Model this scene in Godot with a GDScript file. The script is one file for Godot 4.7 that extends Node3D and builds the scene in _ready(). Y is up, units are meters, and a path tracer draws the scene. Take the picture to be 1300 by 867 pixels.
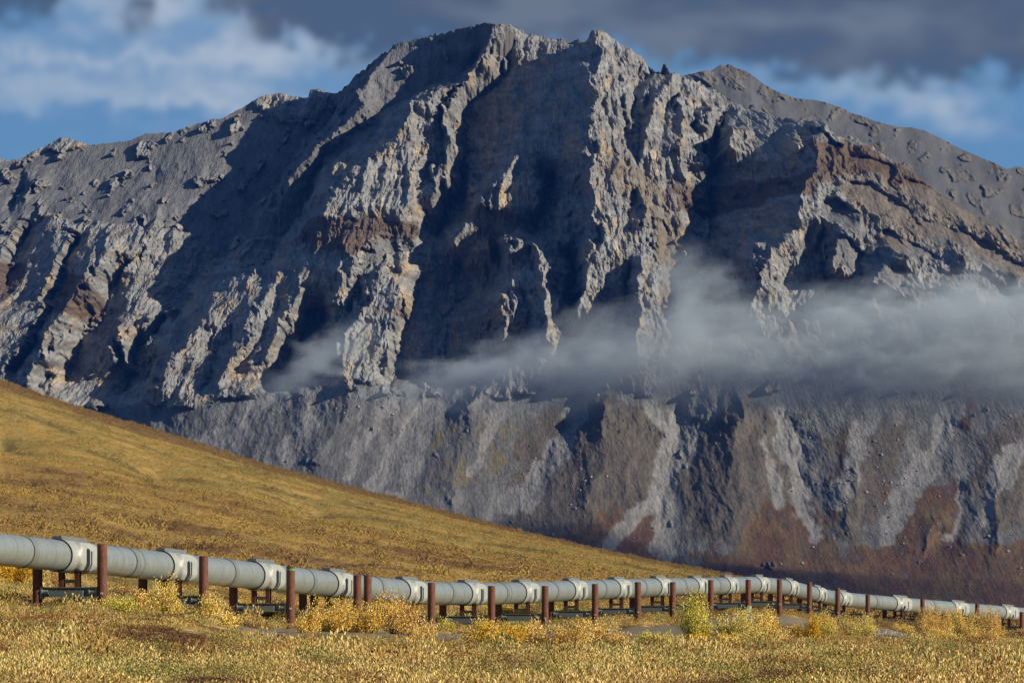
extends Node3D
# A raised steel pipeline crossing autumn tundra below a limestone mountain with a bank of mist.
# Units are metres, y is up, the view looks along -z. The survey tables below give points as bearings
# (columns and rows of the photograph, 1300 x 867) with a distance; at() turns them into places.

const FOCAL := 5000.0
const EYE := 2.0
const SIGHT_X := 650.0
const SIGHT_Y := 746.0

var rng := RandomNumberGenerator.new()
var taken := {}

func at(px: float, py: float, dist: float) -> Vector3:
	return Vector3((px - SIGHT_X) * dist / FOCAL, EYE + (SIGHT_Y - py) * dist / FOCAL, -dist)

func _ready() -> void:
	rng.seed = 7
	build_camera()
	build_sky_and_sun()
	build_mountain()
	build_far_ridge()
	build_boulders()
	build_ground()
	build_road()
	build_mist()
	build_pipeline()
	build_supports()
	build_shrubs()
	build_ground_cover()

# ------------------------------------------------------------------ camera, sky, sun

func build_camera() -> void:
	var cam := Camera3D.new()
	cam.name = "camera"
	cam.projection = Camera3D.PROJECTION_FRUSTUM
	cam.near = 1.0
	cam.far = 40000.0
	cam.size = 867.0 / FOCAL
	cam.frustum_offset = Vector2(0, (SIGHT_Y - 433.5) / FOCAL)
	cam.position = Vector3(0, EYE, 0)
	add_child(cam)
	cam.current = true

func build_sky_and_sun() -> void:
	var env := Environment.new()
	env.background_mode = Environment.BG_SKY
	env.tonemap_mode = Environment.TONE_MAPPER_LINEAR
	env.tonemap_exposure = 1.5
	env.background_energy_multiplier = 0.52
	env.sdfgi_enabled = true
	env.ssao_enabled = true
	env.ssil_enabled = true
	env.fog_enabled = true
	env.fog_density = 0.000012
	env.fog_light_color = Color(0.22, 0.52, 1.0)
	env.volumetric_fog_enabled = true
	env.volumetric_fog_density = 0.0
	var sky := Sky.new()
	var pano := PanoramaSkyMaterial.new()
	pano.panorama = ImageTexture.create_from_image(sky_image())
	sky.sky_material = pano
	env.sky = sky
	var we := WorldEnvironment.new()
	we.name = "sky"
	we.environment = env
	add_child(we)
	var sun := DirectionalLight3D.new()
	sun.name = "sun"
	sun.light_energy = 1.6
	sun.light_color = Color(1.0, 0.93, 0.82)
	sun.light_angular_distance = 0.5
	sun.shadow_enabled = true
	add_child(sun)
	var az := deg_to_rad(69.0)   # round from behind the viewer to the right
	var el := deg_to_rad(22.0)
	var to_sun := Vector3(cos(el) * sin(az), sin(el), cos(el) * cos(az))
	sun.look_at_from_position(to_sun * 100.0, Vector3.ZERO)

var sky_n1 := FastNoiseLite.new()
var sky_n2 := FastNoiseLite.new()
var sky_n3 := FastNoiseLite.new()

# clouds that stand over the mountain: azimuth and height in photograph columns and rows, half width, half height, strength
const DARK_CLOUDS := [
	[560.0, -30.0, 240.0, 95.0, 1.25], [800.0, 0.0, 260.0, 62.0, 1.3], [1130.0, 50.0, 170.0, 58.0, 1.3], [1310.0, 15.0, 170.0, 80.0, 1.2],
	[980.0, 10.0, 160.0, 66.0, 1.0], [20.0, -5.0, 65.0, 38.0, 1.1], [165.0, 22.0, 28.0, 32.0, 0.75], [350.0, -8.0, 75.0, 36.0, 1.1], [440.0, 18.0, 90.0, 46.0, 1.1],
	[1190.0, 185.0, 28.0, 14.0, 0.5], [1000.0, -90.0, 700.0, 70.0, 1.2], [120.0, -95.0, 260.0, 62.0, 1.0]]
const WHITE_CLOUDS := [
	[205.0, 10.0, 62.0, 30.0, 1.0], [325.0, 32.0, 45.0, 36.0, 0.85], [110.0, 8.0, 60.0, 24.0, 0.55], [90.0, 112.0, 190.0, 20.0, 0.75], [290.0, 72.0, 190.0, 17.0, 0.9], [60.0, 75.0, 150.0, 8.0, 0.5], [200.0, 132.0, 160.0, 9.0, 0.6], [880.0, 118.0, 60.0, 14.0, 0.4], [1000.0, 98.0, 70.0, 12.0, 0.35],
	[300.0, 125.0, 90.0, 32.0, 0.5], [1185.0, 128.0, 55.0, 24.0, 0.75], [1090.0, 115.0, 60.0, 24.0, 0.5], [1160.0, 6.0, 70.0, 18.0, 0.65], [1225.0, 155.0, 60.0, 26.0, 0.4], [40.0, 60.0, 120.0, 20.0, 0.3]]

func cloud_field(list: Array, c: float, r: float) -> float:
	var total := 0.0
	for b in list:
		var dx: float = (c - b[0]) / b[2]
		var dy: float = (r - b[1]) / b[3]
		var q: float = dx * dx + dy * dy
		if q < 4.0:
			total += b[4] * exp(-q * 1.1)
	return total

func sky_color(dir: Vector3) -> Color:
	var el := rad_to_deg(asin(clampf(dir.y, -1.0, 1.0)))
	var az := rad_to_deg(atan2(dir.x, -dir.z))
	var h := clampf(el / 90.0, 0.0, 1.0)
	var blue := Color(0.185, 0.40, 0.66).lerp(Color(0.05, 0.16, 0.46), clampf(pow(h, 0.6), 0.0, 1.0))
	blue = blue.lerp(Color(0.20, 0.35, 0.52), clampf(1.0 - el / 5.5, 0.0, 1.0) * 0.8)
	var wide := dir / maxf(dir.y + 0.18, 0.08)
	var cover := sky_n1.get_noise_3d(wide.x * 60.0, 0.0, wide.z * 60.0) * 0.9 + 0.28   # cloud deck of the whole sky
	var veil := clampf(sky_n2.get_noise_2d(az * 10.0, el * 42.0) * 1.1 + 0.32, 0.0, 1.0) * 0.5
	var near_frame := clampf(1.0 - maxf(absf(az) - 8.5, 0.0) / 4.0, 0.0, 1.0) * clampf((13.0 - el) / 3.0, 0.0, 1.0)
	var dark := clampf(cover * 1.6 + 0.12, 0.0, 1.0)
	var white := clampf(veil, 0.0, 1.0)
	if near_frame > 0.0:
		var c := SIGHT_X + tan(deg_to_rad(az)) * FOCAL
		var r := SIGHT_Y - FOCAL * dir.y / sqrt(maxf(1e-6, dir.x * dir.x + dir.z * dir.z)) / cos(deg_to_rad(clampf(az, -30.0, 30.0)))
		var wc := c + 42.0 * sky_n3.get_noise_2d(c * 0.9, r * 1.4) + 20.0 * sky_n3.get_noise_2d(c * 2.6 + 900.0, r * 3.2)
		var wr := r + 30.0 * sky_n3.get_noise_2d(c * 0.9 + 500.0, r * 1.4) + 16.0 * sky_n3.get_noise_2d(c * 2.6, r * 3.2 + 700.0)
		var df := cloud_field(DARK_CLOUDS, wc, wr) + 0.42 * sky_n3.get_noise_2d(c * 1.3, r * 2.4)
		var wf := cloud_field(WHITE_CLOUDS, wc, wr) + 0.16 * sky_n3.get_noise_2d(c * 1.2 + 300.0, r * 3.0)
		dark = lerpf(dark, smoothstep(0.30, 1.08, df), near_frame)
		white = lerpf(white, clampf(wf * 0.95, 0.0, 1.0), near_frame)
	var shade := sky_n3.get_noise_2d(az * 22.0, el * 60.0 + 60.0)
	var grey := Color(0.072, 0.114, 0.195).lerp(Color(0.19, 0.24, 0.315), clampf(0.30 + shade * 1.7, 0.0, 1.0))
	var col := blue.lerp(Color(0.60, 0.69, 0.80), white * 0.85)
	col = col.lerp(grey, dark)
	return col

func sky_image() -> Image:
	sky_n1.seed = 11
	sky_n1.frequency = 0.012
	sky_n1.fractal_octaves = 4
	sky_n2.seed = 23
	sky_n2.frequency = 0.012
	sky_n2.fractal_octaves = 4
	sky_n3.seed = 31
	sky_n3.frequency = 0.011
	sky_n3.fractal_octaves = 4
	sky_n3.fractal_gain = 0.55
	var im := Image.create(512, 256, false, Image.FORMAT_RGBF)
	for y in 256:
		for x in 512:
			im.set_pixel(x, y, sky_color(pano_dir((x + 0.5) / 512.0, (minf(y, 128) + 0.5) / 256.0)))
	im.resize(4096, 2048, Image.INTERPOLATE_CUBIC)
	for y in range(850, 1024):
		for x in range(-198, 198):
			im.set_pixel(posmod(x, 4096), y, sky_color(pano_dir((x + 0.5) / 4096.0, (y + 0.5) / 2048.0)))
	return im

func pano_dir(u: float, v: float) -> Vector3:
	var a := u * TAU
	var e := (0.5 - v) * PI
	return Vector3(sin(a) * cos(e), sin(e), -cos(a) * cos(e))

# ------------------------------------------------------------------ helpers

func numbered(called: String) -> String:
	if not taken.has(called):
		taken[called] = 0
		return called
	taken[called] += 1
	return "%s_%03d" % [called, taken[called]]

func tag(o: Node, label: String, category: String, group := "", kind := "") -> void:
	if label: o.set_meta("label", label)
	if category: o.set_meta("category", category)
	if group: o.set_meta("group", group)
	if kind: o.set_meta("kind", kind)

func thing(called: String, where: Vector3, label: String, category: String, group := "") -> Node3D:
	var o := Node3D.new()
	o.name = numbered(called)
	add_child(o)
	o.position = where
	tag(o, label, category, group)
	return o

func part(called: String, m: Mesh, mat: Material, parent: Node, where := Transform3D.IDENTITY) -> MeshInstance3D:
	var o := MeshInstance3D.new()
	o.name = numbered(called) if parent == self else called
	o.mesh = m
	o.material_override = mat
	o.transform = where
	parent.add_child(o, true)
	return o

func paint(c: Color, rough := 0.9, spec := 0.3) -> StandardMaterial3D:
	var m := StandardMaterial3D.new()
	m.albedo_color = c.linear_to_srgb()
	m.roughness = rough
	m.metallic_specular = spec
	return m

func grid_mesh(verts: PackedVector3Array, cols: PackedColorArray, w: int, h: int, smooth: bool) -> ArrayMesh:
	var idx := PackedInt32Array()
	idx.resize((w - 1) * (h - 1) * 6)
	var k := 0
	for j in h - 1:
		for i in w - 1:
			var a := j * w + i
			idx[k] = a; idx[k + 1] = a + w; idx[k + 2] = a + 1
			idx[k + 3] = a + 1; idx[k + 4] = a + w; idx[k + 5] = a + w + 1
			k += 6
	var arr := []
	arr.resize(Mesh.ARRAY_MAX)
	arr[Mesh.ARRAY_VERTEX] = verts
	arr[Mesh.ARRAY_COLOR] = cols
	arr[Mesh.ARRAY_INDEX] = idx
	if smooth:
		var nor := PackedVector3Array()
		nor.resize(verts.size())
		for j in h:
			for i in w:
				var dx := verts[j * w + mini(i + 1, w - 1)] - verts[j * w + maxi(i - 1, 0)]
				var dy := verts[mini(j + 1, h - 1) * w + i] - verts[maxi(j - 1, 0) * w + i]
				nor[j * w + i] = dx.cross(dy).normalized()
		arr[Mesh.ARRAY_NORMAL] = nor
	var m := ArrayMesh.new()
	m.add_surface_from_arrays(Mesh.PRIMITIVE_TRIANGLES, arr)
	return m

# Fills a grid from the values set along survey lines: each free cell becomes the mean of its neighbours, coarse grids first.
func spread(w: int, h: int, pins: Array, start: float) -> PackedFloat32Array:
	var steps := [16, 8, 4, 2, 1]
	var prev := PackedFloat32Array()
	var pw := 0
	var ph := 0
	for s: int in steps:
		var cw := (w + s - 1) / s
		var ch := (h + s - 1) / s
		var val := PackedFloat32Array()
		val.resize(cw * ch)
		var fixed := PackedFloat32Array()
		fixed.resize(cw * ch)
		var sum := PackedFloat32Array()
		sum.resize(cw * ch)
		for p: Vector3 in pins:
			var i := clampi(int(round(p.x / s)), 0, cw - 1)
			var j := clampi(int(round(p.y / s)), 0, ch - 1)
			fixed[j * cw + i] += 1.0
			sum[j * cw + i] += p.z
		for j in ch:
			for i in cw:
				var k := j * cw + i
				if fixed[k] > 0.0:
					val[k] = sum[k] / fixed[k]
				elif pw == 0:
					val[k] = start
				else:
					val[k] = prev[mini(j / 2, ph - 1) * pw + mini(i / 2, pw - 1)]
		var turns: int = 160 if s >= 8 else 60 if s > 1 else 26
		for it in turns:
			for j in ch:
				var row := j * cw
				var up := (j - 1 if j > 0 else 1) * cw
				var dn := (j + 1 if j < ch - 1 else ch - 2) * cw
				for i in cw:
					if fixed[row + i] > 0.0:
						continue
					var l := i - 1 if i > 0 else 1
					var r := i + 1 if i < cw - 1 else cw - 2
					var v := (val[row + l] + val[row + r] + val[up + i] + val[dn + i]) * 0.25
					val[row + i] += (v - val[row + i]) * 1.5
		prev = val
		pw = cw
		ph = ch
	return prev

func along(list: Array, x: float) -> float:
	# value of a table of [x, y] pairs at x
	if x <= list[0][0]: return list[0][1]
	for i in range(1, list.size()):
		if x <= list[i][0]:
			var t: float = (x - list[i - 1][0]) / (list[i][0] - list[i - 1][0])
			return lerpf(list[i - 1][1], list[i][1], t)
	return list[-1][1]

# ------------------------------------------------------------------ mountain

# depth of the plain mountain side at a height
const SIDE := [[-120.0, 4430.0], [-40.0, 4560.0], [40.0, 4700.0], [120.0, 4835.0], [200.0, 4950.0], [260.0, 5020.0], [400.0, 5140.0], [550.0, 5262.0], [720.0, 5390.0], [800.0, 5440.0]]

# skyline of the front massif: column, row, metres it stands out from the plain mountain side
const CREST := [
	[-90.0, 226.0, -100.0], [-60.0, 215.0, -105.0], [0.0, 200.0, -110.0], [8.0, 204.0, -112.0], [25.0, 202.0, -112.0], [51.0, 188.0, -120.0], [75.0, 176.0, -118.0], [84.0, 175.0, -118.0], [98.0, 180.0, -118.0], [112.0, 184.0, -118.0], [162.0, 179.0, -120.0], [183.0, 170.0, -120.0],
	[218.0, 168.0, -122.0], [254.0, 156.0, -125.0], [282.0, 150.0, -125.0], [320.0, 129.0, -130.0], [335.0, 121.5, -128.0], [353.0, 118.5, -128.0], [386.0, 125.0, -128.0], [391.0, 124.0, -126.0], [394.0, 115.0, -120.0], [404.0, 113.0, -118.0], [421.0, 119.0, -120.0],
	[437.0, 117.0, -116.0], [444.0, 104.0, -98.0], [472.0, 78.0, -72.0], [494.0, 64.0, -50.0], [498.0, 57.0, -40.0], [548.0, 45.0, -28.0], [594.0, 34.0, 2.0], [617.0, 29.0, 16.0], [632.0, 31.0, 14.0], [647.0, 34.0, -30.0], [673.0, 43.0, -74.0], [701.0, 50.0, -84.0],
	[711.0, 51.0, -80.0], [713.0, 48.0, -78.0], [716.0, 53.0, -80.0], [721.0, 54.0, -78.0], [734.0, 49.0, -60.0], [743.0, 53.0, -35.0], [749.0, 40.0, 0.0], [758.0, 38.0, 18.0], [767.0, 40.0, 12.0], [792.0, 58.0, -8.0], [818.0, 76.0, -25.0], [832.0, 95.0, -48.0],
	[838.0, 96.0, -48.0], [841.0, 87.0, -24.0], [843.5, 80.0, -6.0], [847.0, 83.0, -8.0], [852.0, 93.0, -16.0], [863.0, 96.0, -35.0], [885.0, 104.0, -50.0], [897.0, 113.0, -72.0], [910.0, 116.0, -76.0], [944.0, 137.0, -56.0], [957.0, 142.0, -44.0],
	[990.0, 149.0, -6.0], [1020.0, 152.0, 34.0], [1045.0, 155.0, 78.0], [1054.0, 162.0, 66.0], [1060.0, 174.0, 55.0], [1068.0, 174.0, 52.0], [1082.0, 173.0, 56.0], [1100.0, 182.0, 60.0], [1125.0, 198.0, 62.0], [1150.0, 215.0, 65.0], [1200.0, 250.0, 74.0],
	[1250.0, 280.0, 84.0], [1300.0, 310.0, 94.0], [1400.0, 372.0, 110.0]]

# crests and gullies of the face, each a chain of column, row, metres out
const FOLDS := [
	# left shoulder and the shaded valley below it
	[[300, 165, -112], [270, 210, -94], [245, 245, -78], [200, 295, -52], [150, 345, -28]],
	[[425, 138, -135], [380, 190, -128], [340, 240, -116], [290, 300, -95], [230, 380, -66], [180, 440, -45], [160, 500, -30]],
	[[0, 225, -95], [20, 250, -80], [60, 235, -95], [130, 230, -98], [200, 220, -102]],
	[[30, 215, -105], [24, 240, -98], [18, 262, -92]],
	[[38, 222, -82], [36, 244, -70], [28, 258, -68]],
	[[-60, 330, -20], [-60, 420, 20], [-60, 520, 45]],
	# low ribs on the left
	[[85, 285, -42], [66, 340, 0], [48, 390, 24], [30, 430, 40], [8, 470, 46]],
	[[92, 300, -80], [80, 345, -55], [62, 392, -38], [46, 430, -24], [26, 470, -12]],
	[[30, 270, -60], [12, 310, -18], [-10, 350, 8]],
	[[36, 285, -95], [24, 325, -72], [6, 362, -45]],
	[[136, 285, -42], [124, 330, 6], [106, 372, 32], [82, 396, 46], [58, 432, 58], [36, 484, 66]],
	[[160, 330, -62], [142, 372, -58], [126, 406, -48], [98, 446, -36], [84, 482, -28]],
	[[172, 275, -58], [164, 300, -38], [150, 330, -25]],
	[[205, 260, -62], [196, 290, -36], [178, 318, -30]],
	[[133, 432, 14], [138, 462, 24]], [[148, 436, -12], [150, 470, -6]], [[156, 412, 20], [160, 462, 30]], [[183, 420, -25], [186, 480, -14]], [[192, 424, 2], [186, 450, 6]],
	[[176, 396, 6], [182, 402, 4]], [[206, 390, -6], [216, 388, -12]],
	# shoulder rib and the strip of lit scree on it
	[[498, 60, -38], [472, 100, -26], [455, 120, -14], [461, 132, -14], [447, 152, 2], [415, 178, 10], [388, 197, 20], [378, 212, 16], [360, 240, -2], [330, 290, -22], [300, 330, -20]],
	[[612, 72, -38], [546, 109, -46], [482, 142, -40], [449, 172, -26], [420, 190, -12], [395, 232, -22], [365, 290, -36], [330, 340, -30]],
	# summit rib with the broad sunlit cliff
	[[636, 42, 8], [614, 75, 20], [572, 110, 30], [553, 121, 46], [531, 134, 52], [505, 162, 58], [498, 193, 62], [470, 199, 60], [440, 222, 66], [428, 245, 70], [412, 272, 66]],
	[[590, 97, -8], [565, 135, 12], [559, 165, 20], [555, 200, 28], [548, 240, 34]],
	[[530, 160, 44], [528, 200, 52], [520, 240, 62], [505, 280, 62]],
	[[605, 86, 10], [571, 119, 36], [564, 140, 50], [567, 165, 56], [562, 198, 60], [553, 238, 64], [546, 253, 54]],
	[[648, 46, -70], [632, 106, -64], [600, 132, -62], [592, 170, -66], [588, 205, -64], [588, 240, -58], [568, 268, -46], [560, 300, -40]],
	[[536, 288, 38], [500, 292, 56], [470, 300, 62]],
	[[430, 288, 66], [440, 310, 76], [450, 330, 84]],
	[[395, 290, 50], [400, 325, 60], [380, 330, 44]],
	[[523, 310, 26], [500, 330, 42], [480, 340, 52]],
	# lower ribs below the ledge
	[[362, 300, -34], [345, 330, -28], [310, 345, -26]],
	[[322, 342, 22], [286, 375, 28], [262, 400, 48], [244, 424, 56], [223, 449, 60], [198, 497, 58]],
	[[292, 410, 34], [270, 450, 40], [254, 494, 46]],
	[[356, 342, 46], [332, 385, 58], [302, 440, 74], [278, 488, 74]],
	[[366, 360, 44], [345, 400, 52], [322, 440, 54], [308, 480, 60]],
	[[386, 350, 56], [366, 388, 66], [350, 425, 72], [326, 462, 74]],
	[[408, 395, -18], [392, 436, -16], [360, 480, 0], [335, 502, 30]],
	[[424, 334, 78], [428, 360, 70], [430, 385, 62]],
	[[462, 345, 60], [456, 370, 44], [440, 392, 36]],
	[[505, 338, 62], [482, 345, 70], [468, 370, 80], [452, 398, 88], [436, 423, 94], [428, 455, 96]],
	[[500, 365, 74], [488, 410, 84], [474, 450, 92]],
	[[510, 380, 76], [498, 420, 88], [490, 460, 92]],
	[[548, 340, -6], [536, 370, -2], [524, 400, 8], [515, 440, 20], [495, 486, 48]],
	[[580, 330, -30], [575, 380, -28], [570, 430, -14], [560, 480, 10]],
	# islands of rock in the great shaded wall
	[[662, 197, 70], [645, 214, 74], [625, 240, 70], [617, 264, 64]],
	[[680, 228, 56], [676, 262, 56]],
	[[692, 225, -14], [688, 268, -6], [682, 300, 4]],
	[[588, 283, 64], [580, 305, 68]], [[624, 290, 58], [622, 318, 56]], [[632, 320, -6], [628, 360, 0]],
	[[650, 300, 88], [650, 322, 92]], [[664, 318, 62], [664, 345, 64]],
	[[676, 311, 100], [682, 340, 110], [690, 372, 114], [694, 408, 118], [694, 440, 112]], [[716, 376, 98], [717, 425, 100]],
	[[655, 358, 94], [645, 398, 100], [640, 430, 100]], [[666, 372, 76], [664, 420, 80]],
	[[724, 320, -4], [722, 370, 8], [724, 412, 18], [726, 455, 36]],
	[[610, 340, -14], [608, 390, -4], [604, 440, 10]],
	# the pillar of the middle summit
	[[752, 41, 6], [758, 83, 66], [755, 96, 76], [762, 129, 96], [748, 157, 104], [749, 177, 108], [757, 208, 112], [741, 232, 122], [757, 253, 118], [757, 296, 118], [762, 309, 118], [749, 332, 124], [739, 361, 130], [735, 410, 128]],
	[[785, 90, 44], [785, 130, 76], [782, 175, 94], [785, 215, 104]],
	[[824, 97, -36], [812, 104, -22], [810, 132, 2], [801, 145, 22], [803, 172, 48], [803, 195, 68], [806, 224, 82]],
	[[846, 96, -6], [840, 112, 22], [828, 127, 46], [820, 150, 68], [817, 172, 82], [812, 197, 92]],
	[[862, 110, -28], [850, 135, 6], [845, 160, 36], [842, 182, 54]],
	[[857, 104, -10], [860, 118, 16], [866, 140, 38], [868, 160, 52], [860, 186, 70]],
	[[888, 118, -52], [884, 142, -26], [884, 168, -2]],
	[[893, 134, -6], [889, 160, 20]], [[914, 138, -32], [915, 168, -14]],
	[[800, 255, 96], [795, 300, 108], [800, 322, 112]],
	[[808, 245, 74], [802, 265, 84]], [[820, 231, 80], [814, 260, 108], [806, 286, 114]], [[858, 276, 66], [862, 292, 66]],
	[[848, 300, 78], [868, 322, 68], [880, 345, 66]],
	[[815, 325, 128], [812, 362, 140], [810, 400, 146], [812, 445, 142]],
	[[796, 342, 90], [784, 385, 88], [776, 430, 92]],
	[[845, 352, 98], [854, 400, 94], [858, 445, 98]],
	# the shaded bowl and the buttress that shades it
	[[918, 150, -78], [906, 178, -66], [900, 220, -44], [896, 260, -24], [892, 300, 0], [892, 340, 26], [894, 385, 52]],
	[[930, 160, 60], [928, 200, 68]], [[942, 162, 20], [942, 200, 30]], [[880, 176, 50], [886, 212, 60]], [[896, 180, 0], [900, 214, 10]], [[850, 232, 40], [884, 262, 50]], [[1000, 236, 60], [940, 250, 10]],
	[[1048, 158, 78], [1038, 193, 106], [1035, 210, 116], [1023, 235, 132], [1022, 258, 142], [1020, 282, 150]],
	[[1070, 200, 84], [1078, 240, 100], [1062, 275, 112]],
	[[1004, 302, 142], [975, 310, 146], [962, 336, 154], [956, 392, 152]],
	[[1012, 330, 122], [1010, 380, 124]],
	[[940, 300, 60], [925, 350, 70], [915, 400, 84]],
	[[1032, 304, 96], [1042, 335, 92], [1046, 378, 98]],
	[[1097, 272, 128], [1080, 298, 142], [1060, 311, 150], [1056, 345, 150]],
	[[1104, 300, 122], [1096, 330, 122], [1080, 370, 124]],
	[[1152, 328, 168], [1122, 344, 172], [1106, 366, 170]],
	[[1186, 340, 140], [1176, 372, 146]],
	[[1212, 316, 146], [1222, 335, 150]], [[1240, 340, 134], [1244, 372, 140]],
	[[1150, 290, 120], [1250, 330, 124], [1400, 400, 130]],
	# scree cones, chutes and spurs of the foot
	[[210, 512, 52], [270, 506, 66], [330, 503, 72], [420, 487, 92], [455, 489, 100], [500, 500, 96]],
	[[452, 490, 104], [430, 540, 118], [400, 590, 116]],
	[[545, 498, 70], [510, 560, 88], [480, 620, 90]],
	[[605, 500, 92], [590, 560, 112], [570, 640, 110]],
	[[742, 498, 76], [700, 560, 76], [655, 625, 76], [600, 700, 74]],
	[[770, 512, 122], [766, 570, 130], [752, 640, 116], [740, 690, 94]],
	[[868, 510, 78], [854, 590, 70], [848, 650, 62], [846, 715, 58]],
	[[940, 512, 124], [934, 570, 136], [926, 640, 118], [915, 700, 84]],
	[[996, 518, 94], [1012, 570, 82], [1020, 620, 72], [1040, 675, 64], [1030, 720, 58]],
	[[1085, 540, 122], [1082, 610, 116], [1075, 670, 88]],
	[[1100, 640, 86], [1104, 690, 72]],
	[[1202, 535, 104], [1160, 620, 90], [1118, 690, 72]],
	[[1190, 650, 100], [1170, 700, 82]],
	[[1222, 620, 92], [1206, 690, 68], [1150, 740, 48]],
	[[1278, 540, 138], [1270, 630, 128], [1266, 700, 98]],
	[[1330, 560, 110], [1340, 700, 70]],
	[[1060, 720, 70], [1080, 760, 56]], [[1240, 730, 72], [1260, 770, 60]],
	[[-80, 800, 40], [600, 800, 46], [1000, 800, 44], [1400, 800, 46]]]

# ground of the face: kind, then the outline in columns and rows
const PATCHES := [
	["scree", [[-90, 200], [30, 170], [84, 172], [112, 150], [180, 130], [300, 100], [340, 126], [388, 128], [430, 80], [500, 20], [630, 0], [625, 50], [600, 78], [540, 110], [480, 147], [430, 192], [390, 250], [345, 300], [265, 310], [205, 270], [160, 290], [120, 262], [70, 270], [40, 265], [0, 290], [-90, 320]]],
	["scree", [[-90, 530], [190, 512], [235, 520], [300, 506], [330, 506], [345, 470], [358, 500], [388, 488], [402, 450], [418, 486], [455, 488], [500, 500], [520, 455], [535, 496], [560, 500], [575, 452], [592, 502], [640, 508], [700, 500], [727, 455], [742, 506], [765, 506], [783, 455], [800, 506], [830, 508], [855, 435], [880, 490], [900, 430], [935, 484], [960, 478], [1044, 470], [1050, 390], [1065, 450], [1100, 452], [1200, 440], [1400, 420], [1400, 820], [-90, 820]]],
	["scree", [[1110, 225], [1200, 268], [1300, 325], [1400, 380], [1400, 410], [1250, 345], [1180, 300], [1120, 292], [1100, 262], [1080, 238]]],
	["scree", [[1110, 300], [1180, 305], [1240, 345], [1200, 350], [1150, 322], [1130, 325]]],
	["scree", [[460, 308], [523, 304], [505, 335], [470, 345]]],
	["scree", [[815, 285], [840, 285], [885, 340], [870, 420], [845, 420], [835, 340]]],
	["tan", [[800, 215], [850, 245], [862, 280], [885, 335], [875, 420], [840, 430], [830, 330], [790, 260], [760, 230], [770, 200]]],
	["tan", [[1070, 180], [1150, 220], [1250, 286], [1400, 375], [1400, 420], [1270, 372], [1180, 310], [1110, 340], [1080, 290], [1050, 250], [1040, 200]]],
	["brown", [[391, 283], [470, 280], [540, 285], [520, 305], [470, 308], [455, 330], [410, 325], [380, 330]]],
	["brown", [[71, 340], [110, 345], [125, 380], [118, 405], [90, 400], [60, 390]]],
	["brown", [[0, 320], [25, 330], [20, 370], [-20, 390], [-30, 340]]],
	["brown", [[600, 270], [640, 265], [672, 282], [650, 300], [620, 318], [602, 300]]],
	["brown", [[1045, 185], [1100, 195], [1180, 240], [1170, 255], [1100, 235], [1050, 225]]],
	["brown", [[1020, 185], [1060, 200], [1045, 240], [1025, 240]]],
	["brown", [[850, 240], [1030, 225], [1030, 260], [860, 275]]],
	["olive", [[560, 540], [640, 530], [680, 560], [640, 620], [560, 640], [520, 610]]],
	["shale", [[655, 560], [690, 520], [770, 505], [835, 530], [838, 600], [780, 665], [700, 700], [640, 690]]],
	["shale", [[880, 545], [930, 510], [980, 525], [995, 580], [1005, 640], [960, 690], [868, 690], [865, 620]]],
	["shale", [[1040, 560], [1085, 530], [1150, 540], [1120, 620], [1090, 690], [1055, 680]]], ["shale", [[1240, 560], [1300, 520], [1400, 520], [1400, 680], [1240, 680], [1225, 620]]],
	["red", [[640, 700], [800, 640], [845, 650], [850, 720], [930, 690], [960, 640], [1030, 640], [1050, 690], [1110, 690], [1150, 625], [1215, 610], [1220, 690], [1400, 690], [1400, 820], [560, 820]]],
	["red", [[1060, 560], [1072, 560], [1066, 620], [1050, 690], [1040, 660]]], ["red", [[1122, 590], [1132, 590], [1126, 660], [1110, 690]]],
	["red", [[1210, 500], [1235, 505], [1225, 550], [1205, 560]]],
	["bedded", [[850, 170], [1040, 160], [1140, 205], [1400, 360], [1400, 430], [1180, 420], [1040, 400], [850, 400]]],
	["bedded", [[425, 225], [550, 200], [550, 285], [470, 300], [410, 300]]]]

# streams of fresh pale scree: chains of column, row, half width
const STREAMS := [
	[[548, 500, 5], [512, 558, 7], [476, 624, 9]], [[562, 508, 3], [532, 570, 4], [505, 634, 6]], [[500, 498, 4], [470, 545, 5], [440, 600, 7]], [[330, 508, 10], [290, 545, 14], [250, 575, 16]], [[420, 492, 8], [385, 545, 10], [352, 590, 12]],
	[[752, 496, 5], [716, 548, 8], [676, 608, 11], [650, 650, 10]], [[744, 520, 3], [705, 590, 4], [676, 645, 5]], [[645, 500, 4], [625, 545, 5], [600, 600, 5]],
	[[872, 508, 11], [859, 570, 14], [849, 630, 12], [845, 708, 5]], [[838, 615, 7], [802, 658, 8], [765, 694, 9]], [[822, 510, 5], [845, 560, 6], [852, 600, 7]],
	[[985, 508, 3], [1000, 545, 6], [1008, 590, 9], [1022, 640, 9], [1044, 678, 6]], [[1032, 540, 6], [1020, 592, 8]], [[972, 560, 3], [980, 600, 5], [992, 640, 5]],
	[[1212, 516, 12], [1182, 578, 13], [1150, 640, 12], [1122, 682, 8]], [[1234, 585, 3], [1216, 650, 4], [1209, 682, 3]], [[1105, 520, 8], [1090, 570, 9], [1062, 640, 8]], [[1295, 560, 6], [1262, 620, 7], [1245, 660, 6]]]

const BOLD := 1.55   # how far the folds stand out
const CELL := 4.0
const FACE_X0 := -780.0
const FACE_X1 := 780.0
const FACE_Y0 := -140.0
const FACE_Y1 := 812.0
var face_w := int((FACE_X1 - FACE_X0) / CELL) + 1
var face_h := int((FACE_Y1 - FACE_Y0) / CELL) + 1

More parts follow.
